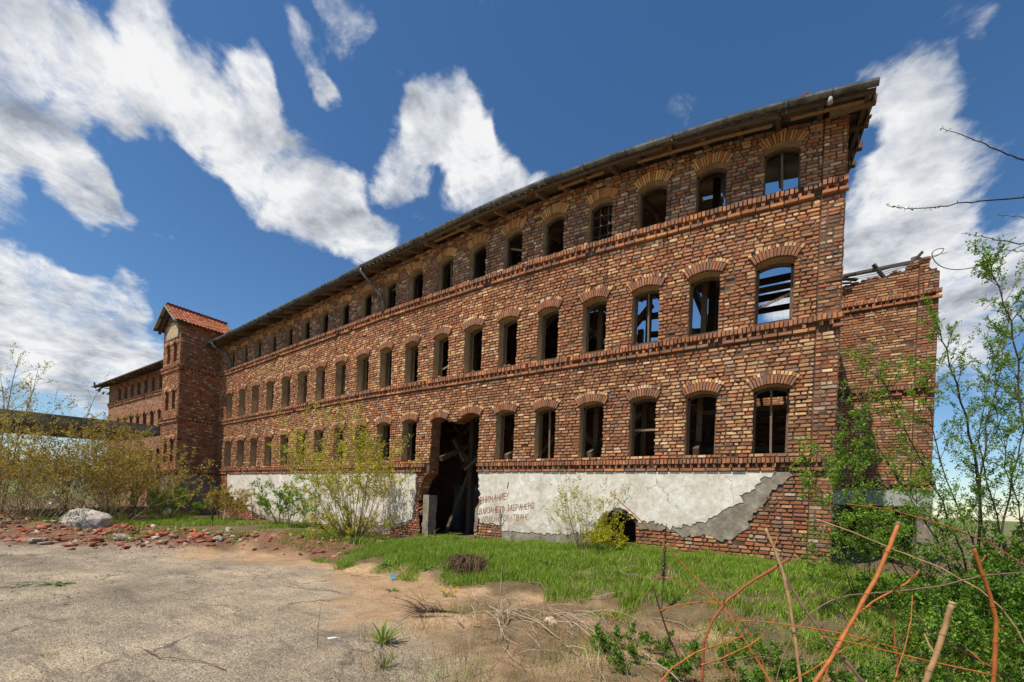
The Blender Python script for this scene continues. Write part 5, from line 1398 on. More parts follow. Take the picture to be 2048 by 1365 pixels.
def shrub(name, label, cat, base, H, spread, nst, leafcol, leaf=.05, per=3, bark=BARK, lean=(0, 0, 0), kids=6, maxlev=2, r=.014, rb=.25, up=.3, ratio=.42, jit=.014, prob=1.0, group=None, hvar=.45, ang=.6):
    base = np.array(base, float); base[2] = float(ground(base[0], base[1])) - .03
    t = empty(name, tuple(base)); tag(t, label, cat, group); segs, tips = [], []
    for i in range(nst):
        a = vr.uniform(0, 2 * math.pi); q = math.sqrt(vr.random())
        d = np.array([math.cos(a) * spread * q, math.sin(a) * spread * q, 1.0]) + np.array(lean)
        b = base + np.array([math.cos(a) * rb * q, math.sin(a) * rb * q, 0])
        grow(b, d, H * (1 - hvar * vr.random()), r * vr.uniform(.7, 1.2), segs, tips, 0, maxlev, .35, up, 7, kids, ratio, ang)
    stems_mesh('stems', segs, bark, M['twig'], t)
    leaves_mesh('foliage', tips, per, leaf, leafcol, M['leaf'], t, jit, prob=prob)
    return t
# thicket on the left
shrub('shrub', 'broad olive leaved shrub rising behind the white boulder', 'shrub', (-25.4, -5.0, 0), 4.6, .95, 26, OLIVE, .07, 4, kids=7, rb=.6, prob=.68)
shrub('shrub', 'leaning olive shrub whose bare stems point right towards the tower foot', 'shrub', (-23.9, -3.5, 0), 4.0, .8, 20, OLIVE, .075, 3, lean=(.6, .25, -.1), kids=6, rb=.5, prob=.7)
shrub('shrub', 'tall olive shrub in front of the walkway edge, left of the boulder', 'shrub', (-24.6, -6.4, 0), 4.8, .85, 24, OLIVE, .07, 4, kids=7, rb=.5, prob=.68)
shrub('shrub', 'dense olive shrub cut by the left picture edge', 'shrub', (-22.4, -7.3, 0), 4.0, .9, 22, OLIVE, .07, 4, kids=7, rb=.5, prob=.65)
shrub('shrub', 'pale dry twiggy shrub low at the far left', 'shrub', (-21.2, -6.6, 0), 1.7, 1.3, 20, [lin(150, 136, 96), lin(128, 122, 70)], .05, 1, kids=6, rb=.6, prob=.68)
shrub('shrub', 'olive bush standing against the far wing under the walkway', 'shrub', (-27.5, -3.1, 0), 4.2, .9, 22, OLIVE, .07, 4, kids=7, rb=.5, prob=.68)
shrub('shrub', 'olive shrub filling the gap between the boulder and the walkway end', 'shrub', (-26.0, -4.0, 0), 4.0, 1.0, 22, OLIVE, .07, 4, kids=7, rb=.6, prob=.68)
shrub('shrub', 'low pale twiggy growth in front of the boulder thicket', 'shrub', (-22.9, -4.4, 0), 1.8, 1.3, 20, [lin(150, 136, 90), lin(136, 128, 60)], .05, 2, kids=6, rb=.7, prob=.6)
shrub('sapling', 'slender young tree poking highest above the walkway at the left', 'sapling', (-26.0, -6.9, 0), 6.6, .16, 3, YELLOW, .06, 2, r=.03, kids=11, ratio=.26, maxlev=2, rb=.15, up=.5, hvar=.15, prob=.7)
shrub('sapling', 'nearly leafless young tree above the walkway beside the far wing', 'sapling', (-27.0, -4.9, 0), 6.1, .12, 1, YELLOW, .05, 1, r=.035, kids=12, ratio=.26, maxlev=2, rb=.1, up=.5, hvar=.1, prob=.35, bark=DBARK)
# by the front
shrub('shrub', 'large yellow green shrub with long loose stems before the plaster and windows', 'shrub', (-11.9, -1.35, 0), 3.9, .6, 30, YELLOW, .058, 4, kids=7, rb=.4, prob=.8, up=.35)
shrub('shrub', 'low yellow green bush at the foot of the large shrub by the doorway', 'shrub', (-11.3, -1.9, 0), 1.3, 1.5, 20, YELLOW, .055, 3, kids=5, rb=.4, prob=.8, bark=[lin(120, 84, 60), lin(104, 86, 66)])
shrub('shrub', 'fresh green upright bush against the white plaster near the tower', 'shrub', (-16.6, -.9, 0), 2.0, .6, 16, GREEN, .07, 3, kids=6, rb=.35, prob=.85)
shrub('shrub', 'scruffy olive bush at the foot of the tower', 'shrub', (-20.6, -1.5, 0), 1.7, .9, 18, OLIVE, .07, 3, kids=6, rb=.4, prob=.8)
shrub('shrub', 'small green bush tucked into the corner below the tower plinth', 'shrub', (-23.6, -2.4, 0), 1.5, 1.0, 16, GREEN, .08, 3, kids=6, rb=.6)
shrub('shrub', 'bright yellow leaved bush beside the cellar hole', 'shrub', (-4.45, -.75, 0), 1.65, .7, 16, [lin(172, 170, 40), lin(188, 180, 50), lin(150, 156, 44)], .04, 3, kids=5, rb=.18, prob=.6, r=.008, hvar=.35)
shrub('shrub', 'dense low yellow bush spreading right into the cellar hole', 'shrub', (-3.95, -.75, 0), .85, 1.3, 15, [lin(180, 176, 36), lin(196, 186, 48), lin(158, 160, 40)], .038, 3, kids=6, rb=.15, r=.006, lean=(.45, 0, 0))
# thorn shrub at the right: its main stems as they stand
t = empty('thorn_shrub', (1.9, -2.3, .2)); tag(t, 'big fresh green thorn shrub filling the right side before the wing', 'shrub')
segs, tips = [], []
for pts, r in SHRUB_STEMS:
    pts = [np.array(p) for p in pts]; g0 = float(ground(pts[0][0], pts[0][1])); pts[0][2] = min(pts[0][2], g0 - .03)
    fine = []
    for a, b in zip(pts[:-1], pts[1:]):
        for k in range(3): fine.append(a + (b - a) * k / 3 + vr.normal(0, .012, 3))
    r = r * .62; fine.append(pts[-1]); n = len(fine); segs.append((fine, [max(r * (1 - .85 * i / n), .0025) for i in range(n)]))
    for i in range(3, n):
        tips.append((fine[i], unit(fine[i] - fine[i - 1])))
        if i < 4: continue
        for q in range(3):
            dd = unit(fine[i] - fine[i - 1]); s = unit(np.cross(dd, vr.normal(0, 1, 3))); a = vr.uniform(.4, .95)
            grow(fine[i], dd * math.cos(a) + s * math.sin(a), vr.uniform(.25, .62) * (1.1 - .5 * i / n), .004, segs, tips, 1, 2, .3, .25, 5, 3, .5, .6)
stems_mesh('stems', segs, DBARK, M['twig'], t, 5)
leaves_mesh('foliage', tips, 7, .029, GREEN, M['leaf'], t, .014, prob=.9)
shrub('bramble', 'tangled green bramble in front of the exposed brick corner', 'bramble', (.35, -2.6, 0), 1.3, .8, 10, GREEN, .036, 3, bark=DBARK, kids=6, rb=.4, r=.006, lean=(-.2, 0, 0), prob=.75)
shrub('bramble', 'dense green bramble below the big thorn shrub', 'bramble', (1.3, -3.0, 0), .85, 1.3, 20, GREEN + DGREEN, .036, 4, bark=DBARK, kids=7, rb=.5, r=.006)
shrub('bramble', 'dense green bramble at the right picture edge', 'bramble', (2.3, -2.0, 0), 1.2, 1.0, 20, GREEN + DGREEN, .038, 4, bark=DBARK, kids=7, rb=.6, r=.006)
shrub('bramble', 'thick bramble under the thorn shrub at the right edge', 'bramble', (2.0, -3.4, 0), 1.0, 1.2, 22, GREEN + DGREEN, .034, 4, bark=DBARK, kids=6, rb=.45, r=.005)
shrub('bramble', 'bramble filling the lower right corner behind the canes', 'bramble', (1.55, -4.2, 0), .85, 1.3, 22, GREEN + DGREEN, .034, 4, bark=DBARK, kids=6, rb=.45, r=.005)
for i, (x, y, h, lab) in enumerate(((-.35, -4.75, .45, 'low green bramble under the forked cane'), (.05, -5.5, .5, 'low bramble at the bottom edge beneath the slanting canes'), (.75, -4.4, .7, 'leafy bramble between the leaning cane and the stout tan cane'),
                                    (1.2, -4.9, .75, 'leafy bramble behind the rightmost cane at the corner'), (-1.75, -5.35, .35, 'low dark green bramble left of the arched cane at the bottom edge'), (.5, -5.6, .6, 'bramble at the base of the stout tan cane'), (-.9, -5.3, .4, 'thin bramble under the arched cane'))):
    shrub('bramble', lab, 'bramble', (x, y, 0), h, 1.6, 16, GREEN + DGREEN, .03, 4, bark=DBARK, kids=5, rb=.4, r=.004)
shrub('shrub', 'pale green bush low beyond the right edge of the wing', 'shrub', (5.2, 3.5, 0), 2.2, 1.0, 18, GREEN + YELLOW, .06, 4, bark=DBARK, kids=6, rb=.6, r=.01)
shrub('shrub', 'green bush between the wing pier and the picture edge', 'shrub', (4.3, 1.2, 0), 1.5, 1.0, 18, GREEN, .045, 4, bark=DBARK, kids=6, rb=.6, r=.008)
# bare branches reaching in from a tree beyond the right edge
t = empty('bare_tree', (1.95, -3.75, .3)); tag(t, 'thin bare thorny branches reaching in against the sky at the upper right', 'tree')
mb = MB(); mb.tube([(1.95, -3.75, .0), (1.93, -3.72, 1.8), (1.98, -3.7, 3.4), (2.02, -3.66, 4.9), (2.1, -3.6, 5.8)], [.07, .06, .045, .03, .012], 8, DBARK[0]); mb.build('trunk', M['twig'], t, smooth=True)
for pts, r in BARE_BRANCHES:
    pts = [np.array(p) for p in pts]; root = np.array([2.0, -3.67, pts[0][2] - .25]); fine = [root]
    for a, b in zip(pts[:-1], pts[1:]):
        for k in range(5): fine.append(a + (b - a) * k / 5 + vr.normal(0, .004, 3))
    fine.append(pts[-1]); n = len(fine); segs = [(fine, [max(r * (1 - .8 * i / n), .0016) for i in range(n)])]; tips = []
    for i in range(6, n):
        dd = unit(fine[i] - fine[i - 1]); s = unit(np.cross(dd, vr.normal(0, 1, 3))); segs.append(([fine[i], fine[i] + (dd * .5 + s) * vr.uniform(.008, .022)], [.0016, .0006]))
        if vr.random() < .55: tips.append((fine[i], s))
    b = stems_mesh('branch', segs, [lin(74, 60, 50)], M['twig'], t, 5)
    leaves_mesh('buds', tips, 3, .018, GREEN, M['leaf'], b, .004)
# canes
CM = tint_mat('cane_bark', 14, .5, 1.3, .6, .4, .003)
for i, (pts, ra, rb, lab) in enumerate(CANES):
    pts = [np.array(p) for p in pts]; end = pts[-1].copy(); d = unit(pts[-1] - pts[-2])
    if d[2] < -.25:
        k = 0
        while end[2] > float(ground(end[0], end[1])) - .02 and k < 40:
            d = unit(d + np.array([0, 0, -.15])); end = end + d * .06; k += 1
            if k % 3 == 0: pts.append(end.copy())
        pts.append(end.copy())
    fine = []
    for a, b in zip(pts[:-1], pts[1:]):
        for q in range(4): fine.append(a + (b - a) * q / 4 + vr.normal(0, .0012, 3))
    fine.append(pts[-1]); n = len(fine)
    col = lin(176, 104, 52) if any(w in lab for w in ('orange', 'yellow')) else (lin(178, 140, 98) if 'tan' in lab or 'pale' in lab else (lin(132, 104, 86) if 'grey' in lab else (lin(72, 48, 40) if 'dark' in lab else lin(150, 84, 52))))
    ra, rb = ra * .85, rb * .85
    mb = MB(); rr = [ra + (rb - ra) * q / (n - 1) for q in range(n)]
    rr = [x * (1.14 if q % 5 == 0 else vr.uniform(.92, 1.03)) * .9 for q, x in enumerate(rr)]
    for q in range(3, n - 2, 5):      # broken side shoots
        if vr.random() < .6:
            dd = unit(fine[q + 1] - fine[q]); sv = unit(np.cross(dd, vr.normal(0, 1, 3))); l = vr.uniform(.02, .12); mb.tube([fine[q], fine[q] + (dd * -.5 + sv) * l * .5, fine[q] + (dd * -.7 + sv) * l], [rr[q] * .45, rr[q] * .38, rr[q] * .25], 5, tuple(x * .8 for x in col))
    mb.tube(fine, rr, 7, col)
    for q in range(0, n, 5):      # node rings
        if q + 1 < n: mb.tube([fine[q], fine[q] + (fine[q + 1] - fine[q]) * .06], rr[q] * 1.1, 7, tuple(x * .45 for x in col))
    if 'cut' in lab or 'sawn' in lab: mb.tube([fine[0] - (fine[1] - fine[0]) * .04, fine[0] + (fine[1] - fine[0]) * (.5 if 'grey cut' in lab else .25)], rr[0] * 1.06, 7, lin(196, 178, 132) if 'sawn' in lab else lin(120, 108, 96))
    tag(mb.build('cane', CM, org=tuple(pts[-1]), smooth=True), lab, 'cane', 'cut canes at the lower right')
t = empty('dry_shoots', (-.3, -5.6, .05)); tag(t, 'tangle of hair thin orange and grey shoots among the cut canes', 'shoots')
for i in range(190):
    b = np.array([vr.uniform(-2.9, 1.3), vr.uniform(-6.6, -4.0), 0.]); b[2] = g0 = float(ground(b[0], b[1])); a = vr.uniform(0, 6.28); l = vr.uniform(.35, .95); d = unit([math.cos(a), math.sin(a) * .6, vr.uniform(.15, 1.1)]); pts = [b]
    for q in range(7): d = unit(d + vr.normal(0, .12, 3) + np.array([0, 0, -.07])); pts.append(pts[-1] + d * l / 7)
    mb = MB(); r_ = vr.uniform(.0018, .0042); mb.tube(pts, [r_ * (1 - .09 * q) for q in range(8)], 5, [lin(186, 112, 56), lin(160, 96, 56), lin(176, 160, 134), lin(132, 84, 58), lin(190, 174, 146), lin(150, 130, 104)][vr.integers(6)]); mb.build('shoot', CM, t, smooth=True)
for nm, w, r, lab in (('wire', WIRE, .006, 'loose brown wire curling into a loop beside the ragged wall top'), ('wire', WIRE2, .003, 'thin short wire hanging below the looped wire')):
    mb = MB(); pts = [np.array(p) for p in w]; fine = []
    for i in range(len(pts) - 1):
        p0, p1, p2, p3 = pts[max(i - 1, 0)], pts[i], pts[i + 1], pts[min(i + 2, len(pts) - 1)]
        for q in range(5):
            s = q / 5; fine.append(.5 * ((2 * p1) + (p2 - p0) * s + (2 * p0 - 5 * p1 + 4 * p2 - p3) * s * s + (3 * p1 - p0 - 3 * p2 + p3) * s ** 3))
    fine.append(pts[-1]); mb.tube(fine, r, 5, lin(116, 92, 76)); tag(mb.build(nm, M['twig'], org=tuple(pts[0]), smooth=True), lab, 'wire')

# ------------------------------------------------------------------ grass, dry grass, stones
def blades(P, h, w, lean, cols, name, m, curl=.5, kind='stuff', label=None):
    n = len(P); a = vr.uniform(0, 2 * math.pi, n); L = vr.uniform(.2, 1, n) * lean
    d = np.stack([np.cos(a) * L, np.sin(a) * L, np.ones(n)], 1); d /= np.linalg.norm(d, axis=1)[:, None]
    b = vr.uniform(0, 2 * math.pi, n); s = np.stack([np.cos(b), np.sin(b), np.zeros(n)], 1) * (w * vr.uniform(.6, 1.3, n))[:, None]
    H = h[:, None]; mid = P + d * H * .55; tip = P + d * H * .95 + np.stack([np.cos(a), np.sin(a), -np.ones(n) * .4], 1) * H * curl * L[:, None]
    V = np.stack([P - s, P + s, mid - s * .75, mid + s * .75, tip], 1).reshape(-1, 3); i = np.arange(n)[:, None] * 5
    F = np.stack([i + [0, 1, 3], i + [0, 3, 2], i + [2, 3, 4]], 1).reshape(-1, 3)
    c = np.array(cols)[vr.integers(len(cols), size=n)] * vr.uniform(.75, 1.2, n)[:, None]
    o = link(name, np_mesh(name, V, F, np.repeat(c, 3, 0)), m)
    tag(o, label, kind=kind); return o
def scatter(n, x0, x1, y0, y1, dens):
    x = vr.uniform(x0, x1, n); y = vr.uniform(y0, y1, n); k = vr.random(n) < dens(x, y); x, y = x[k], y[k]
    return np.stack([x, y, ground(x, y) - .01], 1)
def bank_d(x, y):
    d = y - yfront(x) + (vnoise(x, y, .45, 31) - .5) * 1.3
    return sstep(.0, .55, d) * (y < -.06) * (x > -9.9 + (vnoise(y, x, .8, 3) - .5)) * np.clip(2.1 * vnoise(x, y, .34, 32) - .3 + .5 * (vnoise(x, y, 1.1, 46) - .4) + .35 * sstep(1.2, 2.6, y - yfront(x)), .05, 1)
GR = [lin(120, 158, 40), lin(138, 172, 50), lin(102, 140, 34), lin(160, 178, 70), lin(92, 128, 32), lin(172, 168, 92)]
P = scatter(300000, -10.5, 3.2, -6.2, -.03, bank_d)
blades(P, .05 + .16 * vnoise(P[:, 0], P[:, 1], .6, 33) * vr.uniform(.5, 1.3, len(P)), np.full(len(P), .0045), .55, GR, 'grass', M['grass'], label='short bright green grass on the bank below the wall')
tx, ty = vr.uniform(-9.3, 2.2, 170), vr.uniform(-4.6, -.2, 170); k = (ty - yfront(tx)) > vr.uniform(-.3, .5, 170); tx, ty = tx[k], ty[k]
P = np.concatenate([np.stack([vr.normal(a, .05, 70), vr.normal(b, .05, 70)], 1) for a, b in zip(tx, ty)]); P = np.column_stack([P, ground(P[:, 0], P[:, 1]) - .01])
blades(P, .10 + .22 * vr.random(len(P)), np.full(len(P), .0042), .6, GR + [lin(150, 150, 70)], 'grass', M['grass'], .6, label='taller grass tufts on the bank')
def left_d(x, y):
    d = y - yfront(x); return sstep(.50, .66, vnoise(x, y, 1.0, 34) + .12 * (d > 2.2)) * (d > .35) * (y < -.1) * (.4 + .6 * vnoise(x, y, .25, 35))
P = scatter(110000, -30, -9.4, -9, -.1, left_d)
blades(P, .08 + .16 * vnoise(P[:, 0], P[:, 1], .5, 36) * vr.uniform(.5, 1.3, len(P)), np.full(len(P), .007), .5, GR, 'grass', M['grass'], label='grass tufts among the rubble on the left')
def corner_d(x, y):
    return np.clip(np.exp(-((x + 2.15) / .45) ** 2 - ((y + 5.6) / .5) ** 2) + np.exp(-((x + 3.05) / .3) ** 2 - ((y + 6.75) / .28) ** 2) + .6 * np.exp(-((x + 4.35) / .2) ** 2 - ((y + 5.35) / .15) ** 2) + .8 * sstep(-1.6, -.6, x) * (y > -6.4), 0, 1) * (.3 + .7 * vnoise(x, y, .2, 37))
P = scatter(26000, -5, 2.4, -7.4, -3.9, corner_d)
blades(P, .07 + .16 * vr.random(len(P)), np.full(len(P), .0026), .45, GR, 'grass', M['grass'], label='longer grass tufts in the foreground')
def weed_d(x, y): return (vnoise(x, y, .16, 51) > .86) * sstep(.45, .6, vnoise(x, y, 1.3, 52)) * .8
P = scatter(30000, -14, -3, -9, -4.2, weed_d)
blades(P, .02 + .05 * vr.random(len(P)), np.full(len(P), .004), 1.2, [lin(104, 122, 48), lin(128, 136, 66), lin(150, 138, 92)], 'weeds', M['grass'], label='small weeds in the cracks of the yard')
STRAW = [lin(166, 146, 108), lin(142, 124, 92), lin(120, 102, 78), lin(186, 168, 130)]
def straw_d(x, y):
    d = y - yfront(x); foot = (np.exp(-((d - .15) / .45) ** 2) + .55 * sstep(.55, .7, vnoise(x, y, .45, 47)) * (d > 0) * (y < -.2)) * (x > -9.5)
    fore = sstep(.35, .65, vnoise(x, y, .45, 38)) * (x > -5) * (y < -4.4) * (y - np.interp(x, [-5, -4.2, -3, -1], [-5.9, -6.5, -7.4, -8.2]) > -.5)
    left = sstep(.5, .75, vnoise(x, y, .9, 39)) * (x < -9.4) * (d > .2) * .8
    return np.clip(foot + fore + left, 0, 1) * .8
P = scatter(130000, -26, 1.5, -9, -.3, straw_d)
blades(P, .03 + .10 * vr.random(len(P)), np.full(len(P), .0026), 2.6, STRAW, 'dry_grass', M['grass'], .2, label='matted dry grass and straw')
P = scatter(5000, -4.6, 0, -7.3, -4.4, straw_d)
blades(P, .12 + .22 * vr.random(len(P)), np.full(len(P), .0018), .7, STRAW, 'dry_grass', M['grass'], .3, label='upright dry grass stalks in the foreground')

def lumps(P, size, cols, name, m, squash=.6, box=False, label=None, kind='stuff'):
    n = len(P)
    if box:
        B = np.array([(x, y, z) for z in (-1, 1) for y in (-1, 1) for x in (-1, 1)], float) * .5
        F0 = np.array([(0, 2, 3, 1), (4, 5, 7, 6), (0, 1, 5, 4), (1, 3, 7, 5), (3, 2, 6, 7), (2, 0, 4, 6)])
    else:
        B = np.array([(1, 0, 0), (0, 1, 0), (-1, 0, 0), (0, -1, 0), (0, 0, 1), (0, 0, -1), ]) * .5
        F0 = np.array([(0, 1, 4), (1, 2, 4), (2, 3, 4), (3, 0, 4), (1, 0, 5), (2, 1, 5), (3, 2, 5), (0, 3, 5)])
    S3_ = size[:, None] * (np.stack([vr.uniform(.7, 1.4, n), vr.uniform(.5, 1.0, n), vr.uniform(.5, 1, n) * squash], 1))
    V = B[None] * S3_[:, None, :] * vr.uniform(.75, 1.25, (n, len(B), 1)) + vr.normal(0, .05, (n, len(B), 3)) * size[:, None, None]
    yaw = vr.uniform(0, 6.28, n); tx = vr.normal(0, .35, n); ty = vr.normal(0, .35, n)
    cz, sz, cx, sx_, cy, sy_ = np.cos(yaw), np.sin(yaw), np.cos(tx), np.sin(tx), np.cos(ty), np.sin(ty)
    Rz = np.zeros((n, 3, 3)); Rz[:, 0, 0] = cz; Rz[:, 0, 1] = -sz; Rz[:, 1, 0] = sz; Rz[:, 1, 1] = cz; Rz[:, 2, 2] = 1
    Rx = np.zeros((n, 3, 3)); Rx[:, 0, 0] = 1; Rx[:, 1, 1] = cx; Rx[:, 1, 2] = -sx_; Rx[:, 2, 1] = sx_; Rx[:, 2, 2] = cx
    Ry = np.zeros((n, 3, 3)); Ry[:, 1, 1] = 1; Ry[:, 0, 0] = cy; Ry[:, 0, 2] = sy_; Ry[:, 2, 0] = -sy_; Ry[:, 2, 2] = cy
    R_ = Rz @ Rx @ Ry
    V = np.einsum('nij,nkj->nki', R_, V) + P[:, None, :]
    F = (np.arange(n)[:, None, None] * len(B) + F0[None]).reshape(-1, F0.shape[1])
    c = np.array(cols)[vr.integers(len(cols), size=n)] * vr.uniform(.75, 1.2, n)[:, None]
    o = link(name, np_mesh(name, V.reshape(-1, 3), F, np.repeat(c, len(F0), 0)), m); tag(o, label, kind=kind); return o
P = scatter(16000, -9, 0, -9.2, -4.2, lambda x, y: np.clip(.25 + 1.1 * vnoise(x, y, .6, 41) - .3, 0, 1)); P[:, 2] += .012
lumps(P, .006 + .016 * vr.random(len(P)) ** 2.5, [lin(150, 142, 128), lin(186, 174, 150), lin(116, 108, 100), lin(170, 150, 120)], 'gravel', M['stone'], .7, label='small stones on the yard')
P = scatter(9000, -22, -8.5, -9, -4.2, lambda x, y: np.clip(.3 + vnoise(x, y, .8, 42) - .4, 0, 1)); P[:, 2] += .012
lumps(P, .015 + .03 * vr.random(len(P)) ** 2.5, [lin(150, 142, 128), lin(176, 164, 142), lin(116, 108, 100)], 'gravel', M['stone'], .7, label='small stones on the far part of the yard')
RUB = [lin(162, 96, 70), lin(146, 84, 62), lin(174, 112, 84), lin(126, 80, 62), lin(176, 156, 134), lin(150, 132, 112), lin(160, 128, 100)]
def heap_d(x, y):
    d = y - yfront(x); return np.exp(-((d - .95) / .75) ** 2) * (x < -9.3) * (np.clip(1.8 * vnoise(x, y, 1.6, 43) - .35, 0, 1.2)) * (.12 + 1.08 * sstep(-12.0, -13.5, x) * sstep(-20, -17.5, x)) + .10 * (d > 0) * (d < 4) * (x < -9.6)
P = scatter(22000, -26, -9, -9.5, -1.0, heap_d); P[:, 2] += .015
lumps(P, .03 + .15 * vr.random(len(P)) ** 3, RUB, 'rubble', M['brick'], .5, True, label='heap of broken red bricks and mortar along the yard edge')
P = scatter(700, -21, -11, -8.5, -2.0, heap_d); P[:, 2] += .04
lumps(P, np.full(len(P), .2) * vr.uniform(.7, 1.15, len(P)), RUB[:5], 'rubble', M['brick'], .4, True, label='whole and half bricks lying on the rubble heap')
P = scatter(900, -9, 0, -5.5, -.3, lambda x, y: .25 + 0 * x); P[:, 2] += .01
lumps(P, .015 + .05 * vr.random(len(P)) ** 3, [lin(176, 160, 136), lin(150, 132, 108), lin(150, 84, 58)], 'gravel', M['stone'], .7, label='scattered stones on the bank and dirt')

def rock(name, c, size, cols, label, cat, seed, m=None, sub=18):
    r = np.random.default_rng(seed); th = np.linspace(0, math.pi, sub); ph = np.linspace(0, 2 * math.pi, 2 * sub, endpoint=False)
    V = []; dirs = r.normal(0, 1, (26, 3)); dirs /= np.linalg.norm(dirs, axis=1)[:, None]; amp = r.uniform(-.35, .30, 26)
    for t_ in th:
        for p_ in ph:
            n = np.array([math.sin(t_) * math.cos(p_), math.sin(t_) * math.sin(p_), math.cos(t_)])
            k = 1 + float(np.sum(amp * np.maximum(dirs @ n - .55, 0) * 2.2)) + .045 * r.normal() * (0 < t_ < math.pi)
            V.append(n * k * np.array(size) / 2)
    k = 2 * sub; F = []
    for i in range(sub - 1):
        for j in range(k): F.append((i * k + j, (i + 1) * k + j, (i + 1) * k + (j + 1) % k, i * k + (j + 1) % k))
    mb = MB(); mb.add(V, F, None); mb.c = [tuple(x * r.uniform(.85, 1.12) for x in cols[r.integers(len(cols))]) for _ in F]
    o = link(name, mb.mesh(name, sub > 20), m or M['stone'], None, tuple(c)); tag(o, label, cat); return o
bm = tint_mat('rough_concrete_lump', 5, .55, 1.2, .96, 1.0, .06)
g = lambda x, y: float(ground(x, y))
o = rock('boulder', (-20.6, -5.62, g(-20.6, -5.62) + .30), (1.5, 1.05, .92), [lin(206, 192, 174), lin(192, 178, 160)], 'pale rough boulder like lump resting on the rubble', 'boulder', 3, bm, 26); o.rotation_euler = (0, .06, .3)
rock('stone', (-3.05, -4.93, g(-3.05, -4.93) + .045), (.17, .14, .13), [lin(206, 186, 150)], 'pale cream stone on the dirt beside the dead twigs', 'stone', 4)
for i, (x, y, s, lab) in enumerate(((-15.1, -6.0, .24, 'pale mortar chunk on the brick rubble below the boulder'), (-16.6, -7.3, .22, 'pale mortar chunk at the left end of the brick rubble'), (-14.2, -3.4, .26, 'grey stone in the row behind the rubble, nearest the tower bush'), (-15.6, -3.3, .28, 'grey stone in the row behind the rubble, left one'), (-13.2, -4.6, .26, 'dark flat stone at the yard edge of the rubble'), (-2.5, -4.55, .09, 'small pale stone on the dirt right of the cream stone'))):
    rock('stone', (x, y, g(x, y) + s * .22), (s * 1.2, s, s * .7), [lin(172, 160, 142), lin(150, 140, 126)], lab, 'stone', 20 + i, None, 9)
P = scatter(26000, -8, 0, -8, -3.6, lambda x, y: .9 * sstep(.45, .7, vnoise(x, y, .5, 44)) * (y > np.interp(x, [-8, -5, -4, -3, -1], [-4.9, -5.7, -6.4, -7.1, -7.8]))); P[:, 2] += .006
lumps(P, .008 + .03 * vr.random(len(P)) ** 3, [lin(120, 96, 70), lin(150, 122, 90), lin(96, 78, 58)], 'clods', M['soil'], .7, label='crumbs of soil on the dirt')
# white plastic bag caught in the shrub, litter
mb = MB(); r = np.random.default_rng(8); c0 = np.array([-22.6, -6.05, 1.05]); rows, kk = 7, 9
for i in range(rows):
    for j in range(kk):
        a = 2 * math.pi * j / kk; q = .03 + .13 * math.sin(i / (rows - 1) * 2.6) ; mb.v.append(tuple(c0 + np.array([math.cos(a) * q, math.sin(a) * q * .7,   .25 - i * .07]) + r.normal(0, .025, 3)))
for i in range(rows - 1):
    for j in range(kk): mb.f.append((i * kk + j, (i + 1) * kk + j, (i + 1) * kk + (j + 1) % kk, i * kk + (j + 1) % kk))
bagm = tint_mat('plastic_film', 8, .85, 1.1, .35, .3, .01, attr=False, base=lin(226, 226, 222))
tag(mb.build('plastic_bag', bagm, org=tuple(c0)), 'white plastic bag caught low in the olive shrub', 'bag')
mb = MB(); mb.tube([(-4.78, -6.93, .03), (-4.745, -6.89, .035), (-4.71, -6.85, .035)], [.018, .02, .016], 8, lin(206, 208, 208)); mb.tube([(-4.71, -6.85, .035), (-4.697, -6.835, .038)], [.009, .008], 8, lin(230, 230, 230))
tag(mb.build('plastic_bottle', bagm, org=(-4.76, -6.9, .03), smooth=True), 'small crushed pale bottle lying on the asphalt', 'bottle')
mb = MB(); mb.add([(-7.03, -4.10, g(-7, -4.1) + .02), (-6.93, -4.06, g(-7, -4.1) + .03), (-6.95, -4.04, g(-7, -4.1) + .12), (-7.02, -4.07, g(-7, -4.1) + .13), (-6.98, -4.02, g(-7, -4.1) + .06)], [(0, 1, 2, 3), (1, 4, 2)])
tag(mb.build('litter', tint_mat('blue_plastic', 10, .8, 1.1, .4, 0, attr=False, base=lin(96, 152, 170)), org=(-6.98, -4.07, g(-7, -4.1))), 'scrap of light blue plastic at the foot of the bank', 'litter')

# ------------------------------------------------------------------ single plants and dead wood
def rosette(name, label, cat, x, y, n, L, Wd, lift, cols, arch=.6, m=None):
    z0 = g(x, y); t = empty(name, (x, y, z0)); tag(t, label, cat)
    for i in range(n):
        a = 2 * math.pi * i / n * 2.4 + vr.uniform(-.3, .3); el = lift * vr.uniform(.55, 1.25); l = L * vr.uniform(.7, 1.15); mb = MB(); k = 6; h = np.array([math.cos(a), math.sin(a), 0]); s = np.array([-math.sin(a), math.cos(a), 0])
        c = tuple(np.array(cols[vr.integers(len(cols))]) * vr.uniform(.8, 1.15)); p = np.array([x, y, z0 - .01]) + h * .015; e = el
        V = []
        for q in range(k + 1):
            u = q / k; w = Wd * (.35 + 1.3 * u) * (1 - u) ** .7 if q < k else 0
            V += [p - s * w / 2 + np.array([0, 0, w * .18]), p.copy(), p + s * w / 2 + np.array([0, 0, w * .18])]
            p = p + (h * math.cos(e) + np.array([0, 0, math.sin(e)])) * l / k; e -= arch * l / L / k * 2
        F = []
        for q in range(k): F += [(3 * q, 3 * q + 1, 3 * q + 4, 3 * q + 3), (3 * q + 1, 3 * q + 2, 3 * q + 5, 3 * q + 4)]
        mb.add(V, F, c); mb.build('leaf', M['leaf'], t, smooth=True)
    return t
rosette('spiky_plant', 'spiky bright green rosette plant standing alone on the asphalt', 'plant', -4.22, -6.64, 30, .27, .032, 1.15, [lin(122, 150, 40), lin(104, 136, 36), lin(140, 162, 58)], .35)
